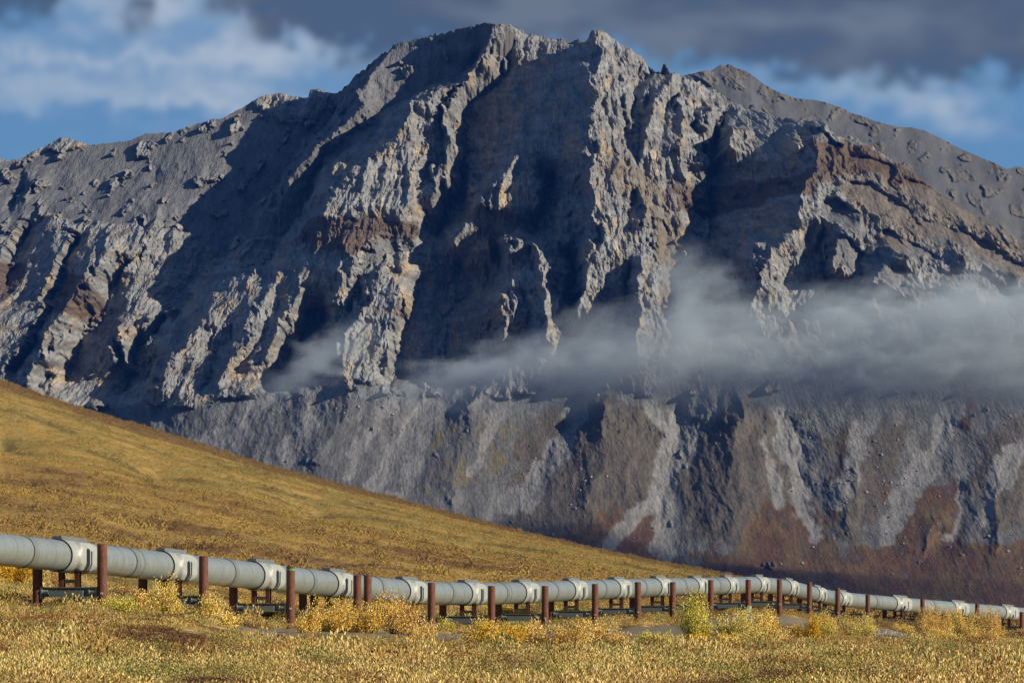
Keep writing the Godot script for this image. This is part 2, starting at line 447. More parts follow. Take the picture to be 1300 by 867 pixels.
# a place on the face: the distance follows from its height, so it is found by stepping
func on_face(px: float, py: float, out: float) -> Vector3:
	var d := 5000.0
	for i in 6:
		d = along(SIDE, EYE + (SIGHT_Y - py) * d / FOCAL) - out
	return at(px, py, d)

func build_mountain() -> void:
	var pins := []
	var chains := FOLDS.duplicate()
	chains.append(CREST)
	for chain in chains:
		var last := Vector3.ZERO
		for i in chain.size():
			var stands: float = chain[i][2] * BOLD
			if chain[i][1] > 500: stands = lerpf(stands, 112.0, clampf((chain[i][1] - 500.0) / 40.0, 0.0, 1.0) * 0.62)
			var p := on_face(chain[i][0], chain[i][1], stands)
			var q := Vector3((p.x - FACE_X0) / CELL, (p.y - FACE_Y0) / CELL, stands)
			if i > 0:
				var n := int(maxf(absf(q.x - last.x), absf(q.y - last.y)) * 1.5) + 1
				for s in n:
					pins.append(last.lerp(q, (s + 1.0) / n))
			last = q
	var out := spread(face_w, face_h, pins, 0.0)
	# ground kinds
	var kinds := {"scree": 0, "tan": 1, "brown": 2, "shale": 3, "olive": 4, "red": 5, "chute": 6, "bedded": 7}
	var mask: Array[PackedFloat32Array] = []
	for k in kinds.size():
		var a := PackedFloat32Array()
		a.resize(face_w * face_h)
		mask.append(a)
	for patch in PATCHES:
		var poly := PackedVector2Array()
		var lo := Vector2(1e9, 1e9)
		var hi := Vector2(-1e9, -1e9)
		for c in patch[1]:
			var p := on_face(c[0], c[1], 40.0)
			var q := Vector2((p.x - FACE_X0) / CELL, (p.y - FACE_Y0) / CELL)
			poly.append(q)
			lo = lo.min(q)
			hi = hi.max(q)
		var m: PackedFloat32Array = mask[kinds[patch[0]]]
		for j in range(maxi(0, int(lo.y)), mini(face_h - 1, int(hi.y) + 1) + 1):
			for i in range(maxi(0, int(lo.x)), mini(face_w - 1, int(hi.x) + 1) + 1):
				if Geometry2D.is_point_in_polygon(Vector2(i, j), poly):
					m[j * face_w + i] = 1.0
		mask[kinds[patch[0]]] = m
	for line in STREAMS:
		for i in range(1, line.size()):
			var p0 := on_face(line[i - 1][0], line[i - 1][1], 120.0)
			var p1 := on_face(line[i][0], line[i][1], 120.0)
			for s in 40:
				var t := s / 40.0
				var q := p0.lerp(p1, t)
				var wide := lerpf(line[i - 1][2], line[i][2], t)
				var reach := int(wide / CELL) + 1
				var ci := int((q.x - FACE_X0) / CELL)
				var cj := int((q.y - FACE_Y0) / CELL)
				for dj in range(-1, 2):
					for di in range(-reach, reach + 1):
						var v := clampf((wide - absf(di * CELL)) / 5.0 + 0.5, 0.0, 1.0)
						var kk := (cj + dj) * face_w + ci + di
						mask[6][kk] = maxf(mask[6][kk], v)
	for k in mask.size():
		mask[k] = blurred(mask[k], face_w, face_h, 14 if k == 0 else 1 if k == 6 else 5)
	var m_scree := mask[0]
	var m_tan := mask[1]
	var m_brown := mask[2]
	var m_shale := mask[3]
	var m_olive := mask[4]
	var m_red := mask[5]
	var m_chute := mask[6]
	var m_bed := mask[7]

	var rib := FastNoiseLite.new()
	rib.seed = 5
	rib.noise_type = FastNoiseLite.TYPE_SIMPLEX
	rib.fractal_type = FastNoiseLite.FRACTAL_RIDGED
	rib.fractal_octaves = 5
	rib.fractal_gain = 0.55
	rib.frequency = 0.013
	var crag := FastNoiseLite.new()
	crag.seed = 9
	crag.noise_type = FastNoiseLite.TYPE_SIMPLEX
	crag.fractal_octaves = 4
	crag.fractal_gain = 0.6
	crag.frequency = 0.055
	# faceted towers and blocks: straight sided cells, large ones broken into small ones
	var facet := FastNoiseLite.new()
	facet.seed = 12
	facet.noise_type = FastNoiseLite.TYPE_CELLULAR
	facet.cellular_distance_function = FastNoiseLite.DISTANCE_MANHATTAN
	facet.cellular_return_type = FastNoiseLite.RETURN_DISTANCE
	facet.cellular_jitter = 1.1
	facet.fractal_type = FastNoiseLite.FRACTAL_FBM
	facet.fractal_octaves = 4
	facet.fractal_gain = 0.55
	facet.fractal_lacunarity = 2.1
	facet.frequency = 0.017
	var soft := FastNoiseLite.new()
	soft.seed = 14
	soft.frequency = 0.011
	soft.fractal_octaves = 4
	var cells := FastNoiseLite.new()
	cells.seed = 3
	cells.noise_type = FastNoiseLite.TYPE_CELLULAR
	cells.cellular_return_type = FastNoiseLite.RETURN_CELL_VALUE
	cells.cellular_jitter = 1.0
	cells.frequency = 0.035
	var bed := FastNoiseLite.new()
	bed.seed = 77
	bed.frequency = 0.045
	bed.fractal_octaves = 3

	# outline tables in metres
	var top_line := []
	for c in CREST:
		var p := on_face(c[0], c[1], c[2] * BOLD)
		top_line.append([p.x, p.y])
	var low_line := []
	for c in HILL_LINE:
		var p := on_face(c[0], c[1] + 26.0, 60.0)
		low_line.append([p.x, p.y])

	var w := 1150
	var h := 470
	var back := 4
	var verts := PackedVector3Array()
	verts.resize(w * (h + back))
	var cols := PackedColorArray()
	cols.resize(w * (h + back))
	var cliffs := PackedByteArray()
	cliffs.resize(w * (h + back))
	for i in w:
		var x := lerpf(-715.0, 715.0, i / (w - 1.0))
		var top := along(top_line, x) + crag.get_noise_2d(x * 1.6, 300.0) * (1.5 if x < -230.0 else 4.0)
		var low := maxf(along(low_line, x), -60.0)
		var lean := clampf(-x / 650.0, -0.35, 1.0) * 0.75
		for j in h:
			var y := lerpf(low, top, j / (h - 1.0))
			var s1 := soft.get_noise_2d(x, y)
			var s2 := soft.get_noise_2d(x * 3.0 + 700.0, y * 3.0)
			var bend := soft.get_noise_2d(x * 2.0 + 40.0, y * 1.2 - 300.0)
			var gx := (x + bend * 16.0 + s2 * 6.0 - FACE_X0) / CELL
			var i0 := int(gx)
			var fx := gx - i0
			var gy := clampf((y + s1 * 10.0 * clampf((top - y) / 40.0, 0.0, 1.0) - FACE_Y0) / CELL, 0.0, face_h - 2.0)
			var j0 := int(gy)
			var fy := gy - j0
			var a := j0 * face_w + i0
			var b := a + face_w
			var w00 := (1.0 - fx) * (1.0 - fy)
			var w10 := fx * (1.0 - fy)
			var w01 := (1.0 - fx) * fy
			var w11 := fx * fy
			var r := out[a] * w00 + out[a + 1] * w10 + out[b] * w01 + out[b + 1] * w11
			var scree := m_scree[a] * w00 + m_scree[a + 1] * w10 + m_scree[b] * w01 + m_scree[b + 1] * w11
			var edge := scree + (s1 * 0.55 + s2 * 0.35) * lerpf(0.5, 1.0, smoothstep(0.0, 0.3, scree))
			var rock := 1.0 - smoothstep(0.42, 0.62, edge)
			if y > 240.0:
				var crop := smoothstep(0.33, 0.45, soft.get_noise_2d(x * 2.2 + 1200.0, y * 1.8 - 500.0) + s1 * 0.2) * (1.0 - rock)
				rock = maxf(rock, crop)
				r += crop * 5.0
			var u := x - y * lean
			var warp := s1 * 38.0
			var rr := rib.get_noise_2d(u * 1.0 + warp, y * 0.34 + warp * 0.4)
			var cr := crag.get_noise_2d(u, y * 0.55)
			var ce := cells.get_noise_2d(u * 1.1 + s2 * 14.0, y * 0.42 + cr * 4.0)
			var fa := facet.get_noise_2d(u * 1.25 + s2 * 9.0 + y * 0.12, y * 0.45 + s2 * 5.0)
			var ledge := bed.get_noise_2d(x * 0.10 + s1 * 4.0, y + x * 0.06)
			var near_top := clampf((top - y) / 14.0, 0.0, 1.0)
			var slope := (out[a + 1] + out[b + 1] - out[a] - out[b]) * 0.5 / CELL
			var broken := 1.0 - 0.72 * smoothstep(0.35, 1.1, slope)
			var fine := crag.get_noise_2d(u * 3.4 + 200.0, y * 2.0)
			var bedded := m_bed[a] * w00 + m_bed[a + 1] * w10 + m_bed[b] * w01 + m_bed[b + 1] * w11
			var red := m_red[a] * w00 + m_red[a + 1] * w10 + m_red[b] * w01 + m_red[b + 1] * w11
			var step := 0.0
			if bedded > 0.02:
				# beds of rock: each a low cliff with a sloping ledge under the next
				var yb := y + x * 0.05 + maxf(x - 395.0, 0.0) * 0.52
				var ph := yb / 52.0 + s1 * 0.45 + s2 * 0.10
				ph -= floor(ph)
				step = (ph / 0.3 if ph < 0.3 else 1.0 - (ph - 0.3) / 0.7) * bedded
				var cliff := smoothstep(0.02, 0.10, ph) * (1.0 - smoothstep(0.30, 0.40, ph))
				if x > 395.0: rock = lerpf(rock, clampf(cliff + smoothstep(0.1, 0.3, s1), 0.0, 1.0), bedded)
			var rough := step * 8.0 + rock * (broken * (rr * 9.0 + ce * 1.5) + (0.42 + 0.58 * broken) * (-fa * 21.0 + fine * 0.9 + ledge * 4.0))
			var run := soft.get_noise_2d(u * 4.5, y * 0.5 + 900.0)
			var loose := (1.0 - rock) * (fine * (0.45 if y < 235.0 else 0.9) + s2 * 0.9 + run * 1.2) * (1.0 - 0.5 * red)
			r += (rough + loose) * (0.35 + 0.65 * near_top)
			var dist := along(SIDE, y) - r
			var k := j * w + i
			cliffs[k] = 1 if rock > 0.5 else 0
			verts[k] = Vector3(x + cr * 0.8 * rock, y + ce * 0.6 * rock, -dist)
			# what the surface is made of
			var stain := clampf(soft.get_noise_2d(x * 2.2 + 90.0, y * 1.1 + 40.0) * 1.8 + cr * 0.7 - 0.18, 0.0, 1.0)
			var grain := 1.0 + cr * 0.22 + s2 * 0.25 + fine * 0.35
			var cc := Color(0.225, 0.242, 0.258).lerp(Color(0.39, 0.305, 0.195), stain * 0.85)
			# beds of browner and paler limestone
			var band := bed.get_noise_2d(x * 0.05 + 900.0, (y + x * 0.05 + maxf(x - 395.0, 0.0) * 0.52 + s1 * 14.0) * 1.5)
			cc = cc.lerp(Color(0.155, 0.125, 0.10), smoothstep(0.05, 0.32, band) * 0.38).lerp(Color(0.27, 0.285, 0.30), smoothstep(0.05, 0.32, -band) * 0.4)
			# rubble, with soft shade painted into its colour in the fans at the foot
			var foot_shade := y + s1 * 70.0 + s2 * 60.0 + fine * 20.0 < 225.0
			cc = cc.lerp(Color(0.112, 0.118, 0.124) if foot_shade else Color(0.138, 0.148, 0.160), 1.0 - rock)
			if y < 270.0:
				# paler streams of fresh scree
				var stream := smoothstep(0.08, 0.34, soft.get_noise_2d(u * 2.4 - y * 0.5 + s1 * 30.0, y * 0.16 + 70.0) + s2 * 0.25)
				cc = cc.lerp(Color(0.150, 0.156, 0.163), stream * (1.0 - rock) * 0.45)
			var tan_ := m_tan[a] * w00 + m_tan[a + 1] * w10 + m_tan[b] * w01 + m_tan[b + 1] * w11
			if tan_ > 0.01:
				cc = cc.lerp(Color(0.165, 0.13, 0.085), smoothstep(0.35, 0.8, tan_ + s2 * 0.45) * 0.55)
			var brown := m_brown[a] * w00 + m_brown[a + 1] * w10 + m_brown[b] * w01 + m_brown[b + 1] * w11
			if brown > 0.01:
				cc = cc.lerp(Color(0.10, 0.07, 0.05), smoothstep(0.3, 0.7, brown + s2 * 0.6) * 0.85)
			var shale := m_shale[a] * w00 + m_shale[a + 1] * w10 + m_shale[b] * w01 + m_shale[b + 1] * w11
			if shale > 0.01:
				# lichen and moss on settled rubble, in ragged level tiers
				var tiers := bed.get_noise_2d(x * 0.35, y * 2.4)
				cc = cc.lerp(Color(0.092, 0.086, 0.077), smoothstep(0.2, 0.8, shale + s2 * 0.5 + tiers * 0.5))
			var olive := m_olive[a] * w00 + m_olive[a + 1] * w10 + m_olive[b] * w01 + m_olive[b + 1] * w11
			if olive > 0.01:
				cc = cc.lerp(Color(0.12, 0.105, 0.06), smoothstep(0.55, 1.1, olive * 0.7 + s2 * 0.8 + cr * 0.3))
			if red > 0.01:
				var moor := Color(0.082, 0.050, 0.038).lerp(Color(0.108, 0.080, 0.046), clampf(0.35 + s1 * 1.3 + s2 * 0.6, 0.0, 1.0))
				cc = cc.lerp(moor, smoothstep(0.30, 0.85, red + s2 * 0.8 + cr * 0.25 + fine * 0.2))
			var chute := m_chute[a] * w00 + m_chute[a + 1] * w10 + m_chute[b] * w01 + m_chute[b + 1] * w11
			if chute > 0.01:
				cc = cc.lerp(Color(0.19, 0.197, 0.205), smoothstep(0.12, 0.75, chute * 1.2 + (s2 * 0.5 + fine * 0.35) * chute) * 0.9)
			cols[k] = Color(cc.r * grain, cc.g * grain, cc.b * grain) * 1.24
		var crown := verts[(h - 1) * w + i]
		for j in back:
			var s: float = [14.0, 60.0, 200.0, 600.0][j]
			verts[(h + j) * w + i] = crown + Vector3(0, -s * 0.7, -s)
			cols[(h + j) * w + i] = Color(0.16, 0.16, 0.16)
	var skin := ArrayMesh.new()
	for kind in 2:
		var idx := PackedInt32Array()
		for j in h + back - 1:
			for i in w - 1:
				var q := j * w + i
				if cliffs[q] == kind: idx.append_array([q, q + w, q + 1, q + 1, q + w, q + w + 1])
		var arr := []
		arr.resize(Mesh.ARRAY_MAX)
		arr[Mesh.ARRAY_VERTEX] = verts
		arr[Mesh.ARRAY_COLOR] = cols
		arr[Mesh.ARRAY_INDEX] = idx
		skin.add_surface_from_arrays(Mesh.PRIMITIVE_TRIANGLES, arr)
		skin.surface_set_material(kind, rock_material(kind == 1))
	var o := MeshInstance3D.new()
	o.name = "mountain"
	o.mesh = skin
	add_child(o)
	for k in range(0, w * h, 7):
		var p := verts[k]
		if p.y < 260.0: slope_spots.append(p)
	tag(o, "grey limestone mountain with shaded cliffs, scree fans and reddish foot behind the pipeline", "mountain", "", "structure")

var slope_spots := PackedVector3Array()

func build_boulders() -> void:
	# fallen blocks on the scree and moor at the foot of the mountain
	var block := BoxMesh.new()
	var st := SurfaceTool.new()
	st.begin(Mesh.PRIMITIVE_TRIANGLES)
	st.append_from(block, 0, Transform3D(Basis.from_euler(Vector3(0.5, 0.3, 0.6)), Vector3.ZERO))
	st.append_from(block, 0, Transform3D(Basis.from_euler(Vector3(-0.4, 1.1, 0.2)).scaled(Vector3(0.8, 0.7, 0.9)), Vector3(0.3, 0.1, 0.1)))
	var mm := MultiMesh.new()
	mm.transform_format = MultiMesh.TRANSFORM_3D
	mm.use_colors = true
	mm.mesh = st.commit()
	var r := RandomNumberGenerator.new()
	r.seed = 91
	var where := []
	for k in 60000:
		var p := slope_spots[r.randi() % slope_spots.size()]
		var band := t_rock.get_noise_2d(p.x * 0.7, p.y * 0.4)
		if r.randf() < smoothstep(0.05, 0.5, band) * 0.10 + 0.006: where.append(p)
	mm.instance_count = where.size()
	for k in where.size():
		var s := 0.7 + pow(r.randf(), 4.0) * 2.0
		mm.set_instance_transform(k, Transform3D(Basis.from_euler(Vector3(r.randf() * TAU, r.randf() * TAU, 0)).scaled(Vector3(s, s, s)), where[k] + Vector3(0, s * 0.15, 0)))
		var g := r.randf_range(0.12, 0.26)
		mm.set_instance_color(k, Color(g, g * 0.98, g * 0.95))
	var o := MultiMeshInstance3D.new()
	o.name = "boulders"
	o.multimesh = mm
	var m := paint(Color.WHITE, 0.95, 0.2)
	m.vertex_color_use_as_albedo = true
	o.material_override = m
	add_child(o)
	tag(o, "pale fallen blocks strewn over the scree and moor at the mountain foot", "boulders", "", "stuff")

var t_rock := FastNoiseLite.new()

var rock_skin := {}

# broken limestone and scree: mottling and fine relief of a metre or two
func rock_material(cliff: bool) -> StandardMaterial3D:
	if rock_skin.has(cliff): return rock_skin[cliff]
	var grain := FastNoiseLite.new()
	grain.seed = 51
	grain.frequency = 0.02
	grain.fractal_octaves = 6
	grain.fractal_gain = 0.65
	var mottle := NoiseTexture2D.new()
	mottle.width = 1024
	mottle.height = 1024
	mottle.seamless = true
	mottle.noise = grain
	var g := Gradient.new()
	g.set_color(0, Color(0.66, 0.66, 0.66))
	g.set_color(1, Color(1.0, 1.0, 1.0))
	mottle.color_ramp = g
	var chips := FastNoiseLite.new()
	chips.seed = 52
	chips.noise_type = FastNoiseLite.TYPE_CELLULAR
	chips.cellular_distance_function = FastNoiseLite.DISTANCE_MANHATTAN
	chips.cellular_return_type = FastNoiseLite.RETURN_DISTANCE
	chips.frequency = 0.012
	chips.fractal_type = FastNoiseLite.FRACTAL_FBM
	chips.fractal_octaves = 4
	chips.fractal_gain = 0.6
	var relief := NoiseTexture2D.new()
	relief.width = 1024
	relief.height = 1024
	relief.seamless = true
	relief.noise = chips
	var m := StandardMaterial3D.new()
	m.vertex_color_use_as_albedo = true
	m.albedo_texture = mottle
	m.roughness = 0.95
	m.metallic_specular = 0.2
	m.heightmap_enabled = true
	m.heightmap_texture = relief
	m.heightmap_scale = -420.0 if cliff else -80.0
	m.uv1_triplanar = true
	m.uv1_world_triplanar = true
	m.uv1_scale = Vector3(0.014, 0.008, 0.014) if cliff else Vector3(0.02, 0.02, 0.02)
	rock_skin[cliff] = m
	return m

func blurred(src: PackedFloat32Array, w: int, h: int, times: int) -> PackedFloat32Array:
	var a := src
	for t in times:
		var b := PackedFloat32Array()
		b.resize(w * h)
		for j in h:
			for i in w:
				var l := j * w + maxi(i - 1, 0)
				var r := j * w + mini(i + 1, w - 1)
				var u := maxi(j - 1, 0) * w + i
				var d := mini(j + 1, h - 1) * w + i
				b[j * w + i] = (a[j * w + i] * 2.0 + a[l] + a[r] + a[u] + a[d]) / 6.0
		a = b
	return a

# the smooth grey hill behind the right shoulder
const FAR_LINE := [[780.0, 130.0], [840.0, 104.0], [862.0, 97.0], [885.0, 92.0], [905.0, 88.0], [911.0, 83.0], [916.0, 79.0], [921.0, 81.0], [927.0, 77.0], [933.0, 80.0], [938.0, 84.0], [943.0, 85.0], [953.0, 92.0], [970.0, 107.0], [990.0, 120.0], [1012.0, 126.0], [1035.0, 126.0], [1058.0, 132.0], [1085.0, 144.0],
	[1110.0, 154.0], [1135.0, 161.0], [1156.0, 161.0], [1175.0, 165.0], [1200.0, 178.0], [1230.0, 193.0], [1260.0, 206.0], [1278.0, 215.0], [1288.0, 212.0], [1296.0, 211.0], [1310.0, 216.0], [1400.0, 260.0]]

func build_far_ridge() -> void:
	var n1 := FastNoiseLite.new()
	n1.seed = 41
	n1.frequency = 0.02
	n1.fractal_octaves = 5
	n1.fractal_gain = 0.6
	var n2 := FastNoiseLite.new()
	n2.seed = 43
	n2.frequency = 0.008
	n2.fractal_octaves = 3
	var w := 420
	var h := 190
	var verts := PackedVector3Array()
	verts.resize(w * (h + 3))
	var cols := PackedColorArray()
	cols.resize(w * (h + 3))
	for i in w:
		var px := lerpf(780.0, 1400.0, i / (w - 1.0))
		var p := at(px, along(FAR_LINE, px), 6300.0)
		var knob := clampf(1.0 - absf(px - 928.0) / 26.0, 0.0, 1.0) + clampf(1.0 - absf(px - 1292.0) / 14.0, 0.0, 1.0)
		var top := p.y + n1.get_noise_2d(p.x * 2.0, 0.0) * (0.8 + 6.0 * knob)
		var calm := 0.0
		for q in 9:
			calm += at(px, along(FAR_LINE, px + (q - 4) * 18.0), 6300.0).y / 9.0
		for j in h:
			var v := j / (h - 1.0)
			var y := lerpf(top - 330.0, top, v)
			var below := calm - y
			var n := n1.get_noise_2d(p.x, y)
			var wide := n2.get_noise_2d(p.x, y * 0.6)
			var outc := smoothstep(0.14, 0.36, n2.get_noise_2d(p.x * 3.0 + 300.0, y * 3.0) + knob * 0.8 * clampf(1.0 - below / 26.0, 0.0, 1.0))
			var gully := n2.get_noise_2d((p.x + y * 0.5) * 1.3, 50.0 + y * 0.7)
			var z := -6300.0 + below * 1.45 + n * (2.0 + 10.0 * outc) + outc * 4.0 + wide * 12.0 + gully * 4.0
			verts[j * w + i] = Vector3(p.x, y, z)
			var g := 1.0 + n * 0.25 + wide * 0.2
			var c := Color(0.132, 0.142, 0.155).lerp(Color(0.18, 0.17, 0.145), outc * 0.7)
			cols[j * w + i] = Color(c.r * g, c.g * g, c.b * g)
		for j in 3:
			var s: float = [20.0, 120.0, 500.0][j]
			verts[(h + j) * w + i] = verts[(h - 1) * w + i] + Vector3(0, -s * 0.6, -s)
			cols[(h + j) * w + i] = Color(0.15, 0.15, 0.15)
	var m := rock_material(false)
	var o := part("hill", grid_mesh(verts, cols, w, h + 3, false), m, self)
	tag(o, "smooth grey scree hill with a small rocky knob rising behind the mountain's shoulder", "hill", "", "structure")

const HILL_LINE := [[-300.0, 420.0], [0.0, 485.0], [100.0, 519.0], [200.0, 548.0], [330.0, 590.0], [450.0, 621.0], [560.0, 650.0], [680.0, 681.0], [800.0, 708.0], [910.0, 728.0], [960.0, 738.0], [1000.0, 748.0], [1100.0, 764.0], [1200.0, 775.0], [1300.0, 788.0], [1600.0, 800.0]]

# ------------------------------------------------------------------ ground, hill and road

# ground heights: column, distance, row
const GROUND_ROWS := [
	[129, 179, 775], [258, 192, 781], [369, 205, 797], [430, 220, 799], [548, 232, 801], [624, 246, 802], [692, 259, 800], [755, 272, 796], [810, 285, 794], [854, 298, 789], [903, 312, 782], [950, 325, 780], [990, 338, 781],
	[1028, 351, 783], [1064, 364, 785], [1098, 377, 786], [1172, 389, 792], [1242, 401, 800], [1298, 413, 806], [1400, 430, 816],
	[40, 186, 775], [160, 196, 778], [280, 210, 790], [470, 238, 798], [600, 262, 797], [740, 290, 790], [880, 330, 779], [980, 355, 777],
	[350, 203, 800], [350, 180, 814], [600, 227, 806], [600, 201, 819], [700, 236, 803], [700, 202, 820], [700, 190, 826], [792, 258, 796], [792, 223, 812], [792, 212, 818], [866, 275, 792], [866, 236, 811], [866, 225, 816], [935, 312, 781], [935, 262, 795], [1000, 338, 781], [1000, 284, 793],
	[0, 140, 800], [100, 140, 803], [100, 110, 832], [0, 110, 828], [350, 150, 828], [350, 110, 848], [650, 150, 831], [650, 110, 850], [900, 200, 825], [900, 150, 836], [900, 110, 853], [1120, 300, 822], [1120, 340, 799], [1080, 320, 812], [1160, 322, 812], [1200, 330, 818], [1120, 200, 834], [1250, 200, 836], [1200, 140, 851], [1300, 300, 823], [1000, 250, 812],
	[-100, 140, 792], [-200, 180, 760], [1400, 250, 832], [1400, 140, 854],
	[0, 250, 745], [0, 450, 690], [0, 700, 640], [0, 900, 599], [0, 1000, 583], [-300, 250, 735], [-300, 450, 670], [-300, 900, 550],
	[200, 250, 758], [200, 450, 712], [200, 900, 626], [200, 1000, 618], [400, 262, 772], [400, 450, 738], [400, 900, 675], [400, 1000, 668], [600, 290, 775], [600, 450, 752], [600, 900, 711], [800, 330, 774], [800, 500, 760], [800, 900, 737],
	[910, 380, 769], [910, 900, 748], [1000, 430, 772], [1000, 700, 764], [1150, 440, 782], [1150, 700, 776], [1300, 470, 800], [1300, 700, 794], [1600, 500, 812], [1600, 900, 806]]
const GROUND_STEP := 1.045
var ground_w := 125
var ground_h := 134
var ground_field := PackedFloat32Array()
var t_soft := FastNoiseLite.new()
var t_fine := FastNoiseLite.new()
var t_streak := FastNoiseLite.new()

func ground_row(dist: float) -> float:
	return clampf(log(dist / 20.0) / log(GROUND_STEP), 0.0, ground_h - 1.001)

func ground_at(x: float, dist: float) -> float:
	var gx := clampf((SIGHT_X + FOCAL * x / dist + 900.0) / 25.0, 0.0, ground_w - 1.001)
	var gy := ground_row(dist)
	var i := int(gx)
	var j := int(gy)
	var fx := gx - i
	var fy := gy - j
	var a := j * ground_w + i
	return lerpf(lerpf(ground_field[a], ground_field[a + 1], fx), lerpf(ground_field[a + ground_w], ground_field[a + ground_w + 1], fx), fy)

func hummock(x: float, dist: float) -> float:
	return t_fine.get_noise_2d(x * 0.7, dist * 0.7) * 0.26 + t_soft.get_noise_2d(x, dist) * clampf(dist / 900.0, 0.05, 0.8)

func build_ground() -> void:
	var pins := []
	for c in GROUND_ROWS:
		pins.append(Vector3((c[0] + 900.0) / 25.0, ground_row(c[1]), EYE + (SIGHT_Y - c[2]) * c[1] / FOCAL))
	for i in ground_w:
		var px := i * 25.0 - 900.0
		pins.append(Vector3(i, 0, 0.2))
		pins.append(Vector3(i, ground_row(30.0), 0.15))
		pins.append(Vector3(i, ground_row(58.0), 0.08))
		pins.append(Vector3(i, ground_row(80.0), lerpf(0.06, -0.2, clampf(px / 1200.0, 0.0, 1.0))))
		var crest := along(HILL_LINE, px)
		pins.append(Vector3(i, ground_row(1500.0), EYE + (SIGHT_Y - crest) * 1500.0 / FOCAL))
		pins.append(Vector3(i, ground_row(1800.0), EYE + (SIGHT_Y - crest - 26.0) * 1800.0 / FOCAL))
		pins.append(Vector3(i, ground_row(3000.0), -46.0))
		pins.append(Vector3(i, ground_row(4300.0), -62.0))
		pins.append(Vector3(i, ground_h - 1, -70.0))
	ground_field = spread(ground_w, ground_h, pins, 0.0)
	t_soft.seed = 21
	t_soft.frequency = 0.03
	t_soft.fractal_octaves = 4
	t_fine.seed = 22
	t_fine.frequency = 0.25
	t_fine.fractal_octaves = 3
	t_streak.seed = 27
	t_streak.frequency = 0.02
	t_streak.fractal_octaves = 4
	t_streak.fractal_gain = 0.6
	var xs := []
	var px := -880.0
	while px < 2190.0:
		xs.append(px)
		px += 6.0 if px > -110.0 and px < 1410.0 else 60.0
	var w := xs.size()
	var h := 420
	var verts := PackedVector3Array()
	verts.resize(w * h)
	var cols := PackedColorArray()
	cols.resize(w * h)
	for j in h:
		var dist := 20.5 * pow(340.0, j / (h - 1.0))
		for i in w:
			var x: float = (xs[i] - SIGHT_X) * dist / FOCAL
			var y := ground_at(x, dist)
			y += hummock(x, dist)
			if road_depth(x, dist) > 0.0:
				y -= 0.12
			verts[j * w + i] = Vector3(x, y, -dist)
			var c := tundra(x, dist, t_fine.get_noise_2d(x * 2.0, dist * 2.0) * 0.5 + 0.5) * 0.85
			cols[j * w + i] = Color(c.r, c.g, c.b)
	var m := StandardMaterial3D.new()
	m.vertex_color_use_as_albedo = true
	m.roughness = 1.0
	m.metallic_specular = 0.1
	var o := part("ground", grid_mesh(verts, cols, w, h, true), m, self)
	tag(o, "golden brown tundra running from the foreground up the broad slope", "ground", "", "structure")

# colour of the plants at a place; pick in 0..1 chooses between neighbours
func tundra(x: float, dist: float, pick: float) -> Color:
	var gold := Color(0.39, 0.275, 0.095)
	var rust := Color(0.235, 0.155, 0.072)
	var olive := Color(0.25, 0.215, 0.085)
	var straw := Color(0.56, 0.44, 0.20)
	var heath := Color(0.135, 0.075, 0.045)
	var s := t_soft.get_noise_2d(x * 0.9, dist * 0.9)
	var f := t_fine.get_noise_2d(x * 0.8 + 40.0, dist * 0.8)
	var c: Color
	if dist < 330.0:
		var p := t_soft.get_noise_2d(x * 6.0 + 500.0, dist * 2.6)     # clumps of one kind, a few metres across
		var p2 := t_soft.get_noise_2d(x * 4.0 - 900.0, dist * 1.6 + 200.0)
		c = olive.lerp(gold, clampf(0.45 + s * 1.3 + f * 0.7 + p * 1.4, 0.0, 1.0))
		if p2 > 0.12 + pick * 0.25: c = c.lerp(Color(0.21, 0.225, 0.075), 0.8)          # green moss and sedge
		elif p2 < -0.16 - pick * 0.2: c = c.lerp(Color(0.25, 0.115, 0.055), 0.75)     # russet birch
		if pick > 0.84 - p * 0.8 - clampf((125.0 - dist) / 260.0, 0.0, 0.2): c = straw
		elif pick > 0.68: c = c.lerp(rust, 0.7)
		if s * 0.5 - f * 0.5 - p * 0.9 > 0.10 + pick * 0.32: c = heath
		return c
	var k := t_streak.get_noise_2d(x * 0.9 - dist * 0.12, dist * 0.9 + x * 1.0)
	var big := t_streak.get_noise_2d(x * 0.16 + 300.0, dist * 0.2)
	var up := dist + x * 0.35 + big * 160.0
	if up < 830.0:
		c = rust.lerp(gold, clampf(0.40 + k * 1.3 + pick * 0.15, 0.0, 1.0))
	elif up < 1270.0:
		c = olive.lerp(gold, clampf(0.45 + k * 1.3 + pick * 0.2, 0.0, 1.0))
	else:
		c = rust.lerp(heath, clampf(0.12 + k * 0.7, 0.0, 0.55)).lerp(olive, clampf(pick - 0.45, 0.0, 0.5))
	if k < -0.34 + pick * 0.12: c = c.lerp(heath, 0.45)
	return c

# gravel track in front of the supports: column, near edge, far edge (distances)
const TRACK := [[300.0, 176.0, 190.0], [350.0, 180.0, 203.0], [430.0, 188.0, 209.0], [520.0, 196.0, 219.0], [600.0, 201.0, 227.0], [700.0, 202.0, 236.0], [792.0, 223.0, 258.0], [866.0, 236.0, 275.0], [935.0, 262.0, 312.0], [1000.0, 284.0, 338.0], [1040.0, 305.0, 345.0], [1060.0, 325.0, 330.0]]

func track_edges(px: float) -> Vector2:
	for i in range(1, TRACK.size()):
		if px <= TRACK[i][0]:
			var t: float = (px - TRACK[i - 1][0]) / (TRACK[i][0] - TRACK[i - 1][0])
			return Vector2(lerpf(TRACK[i - 1][1], TRACK[i][1], t), lerpf(TRACK[i - 1][2], TRACK[i][2], t))
	return Vector2.ZERO

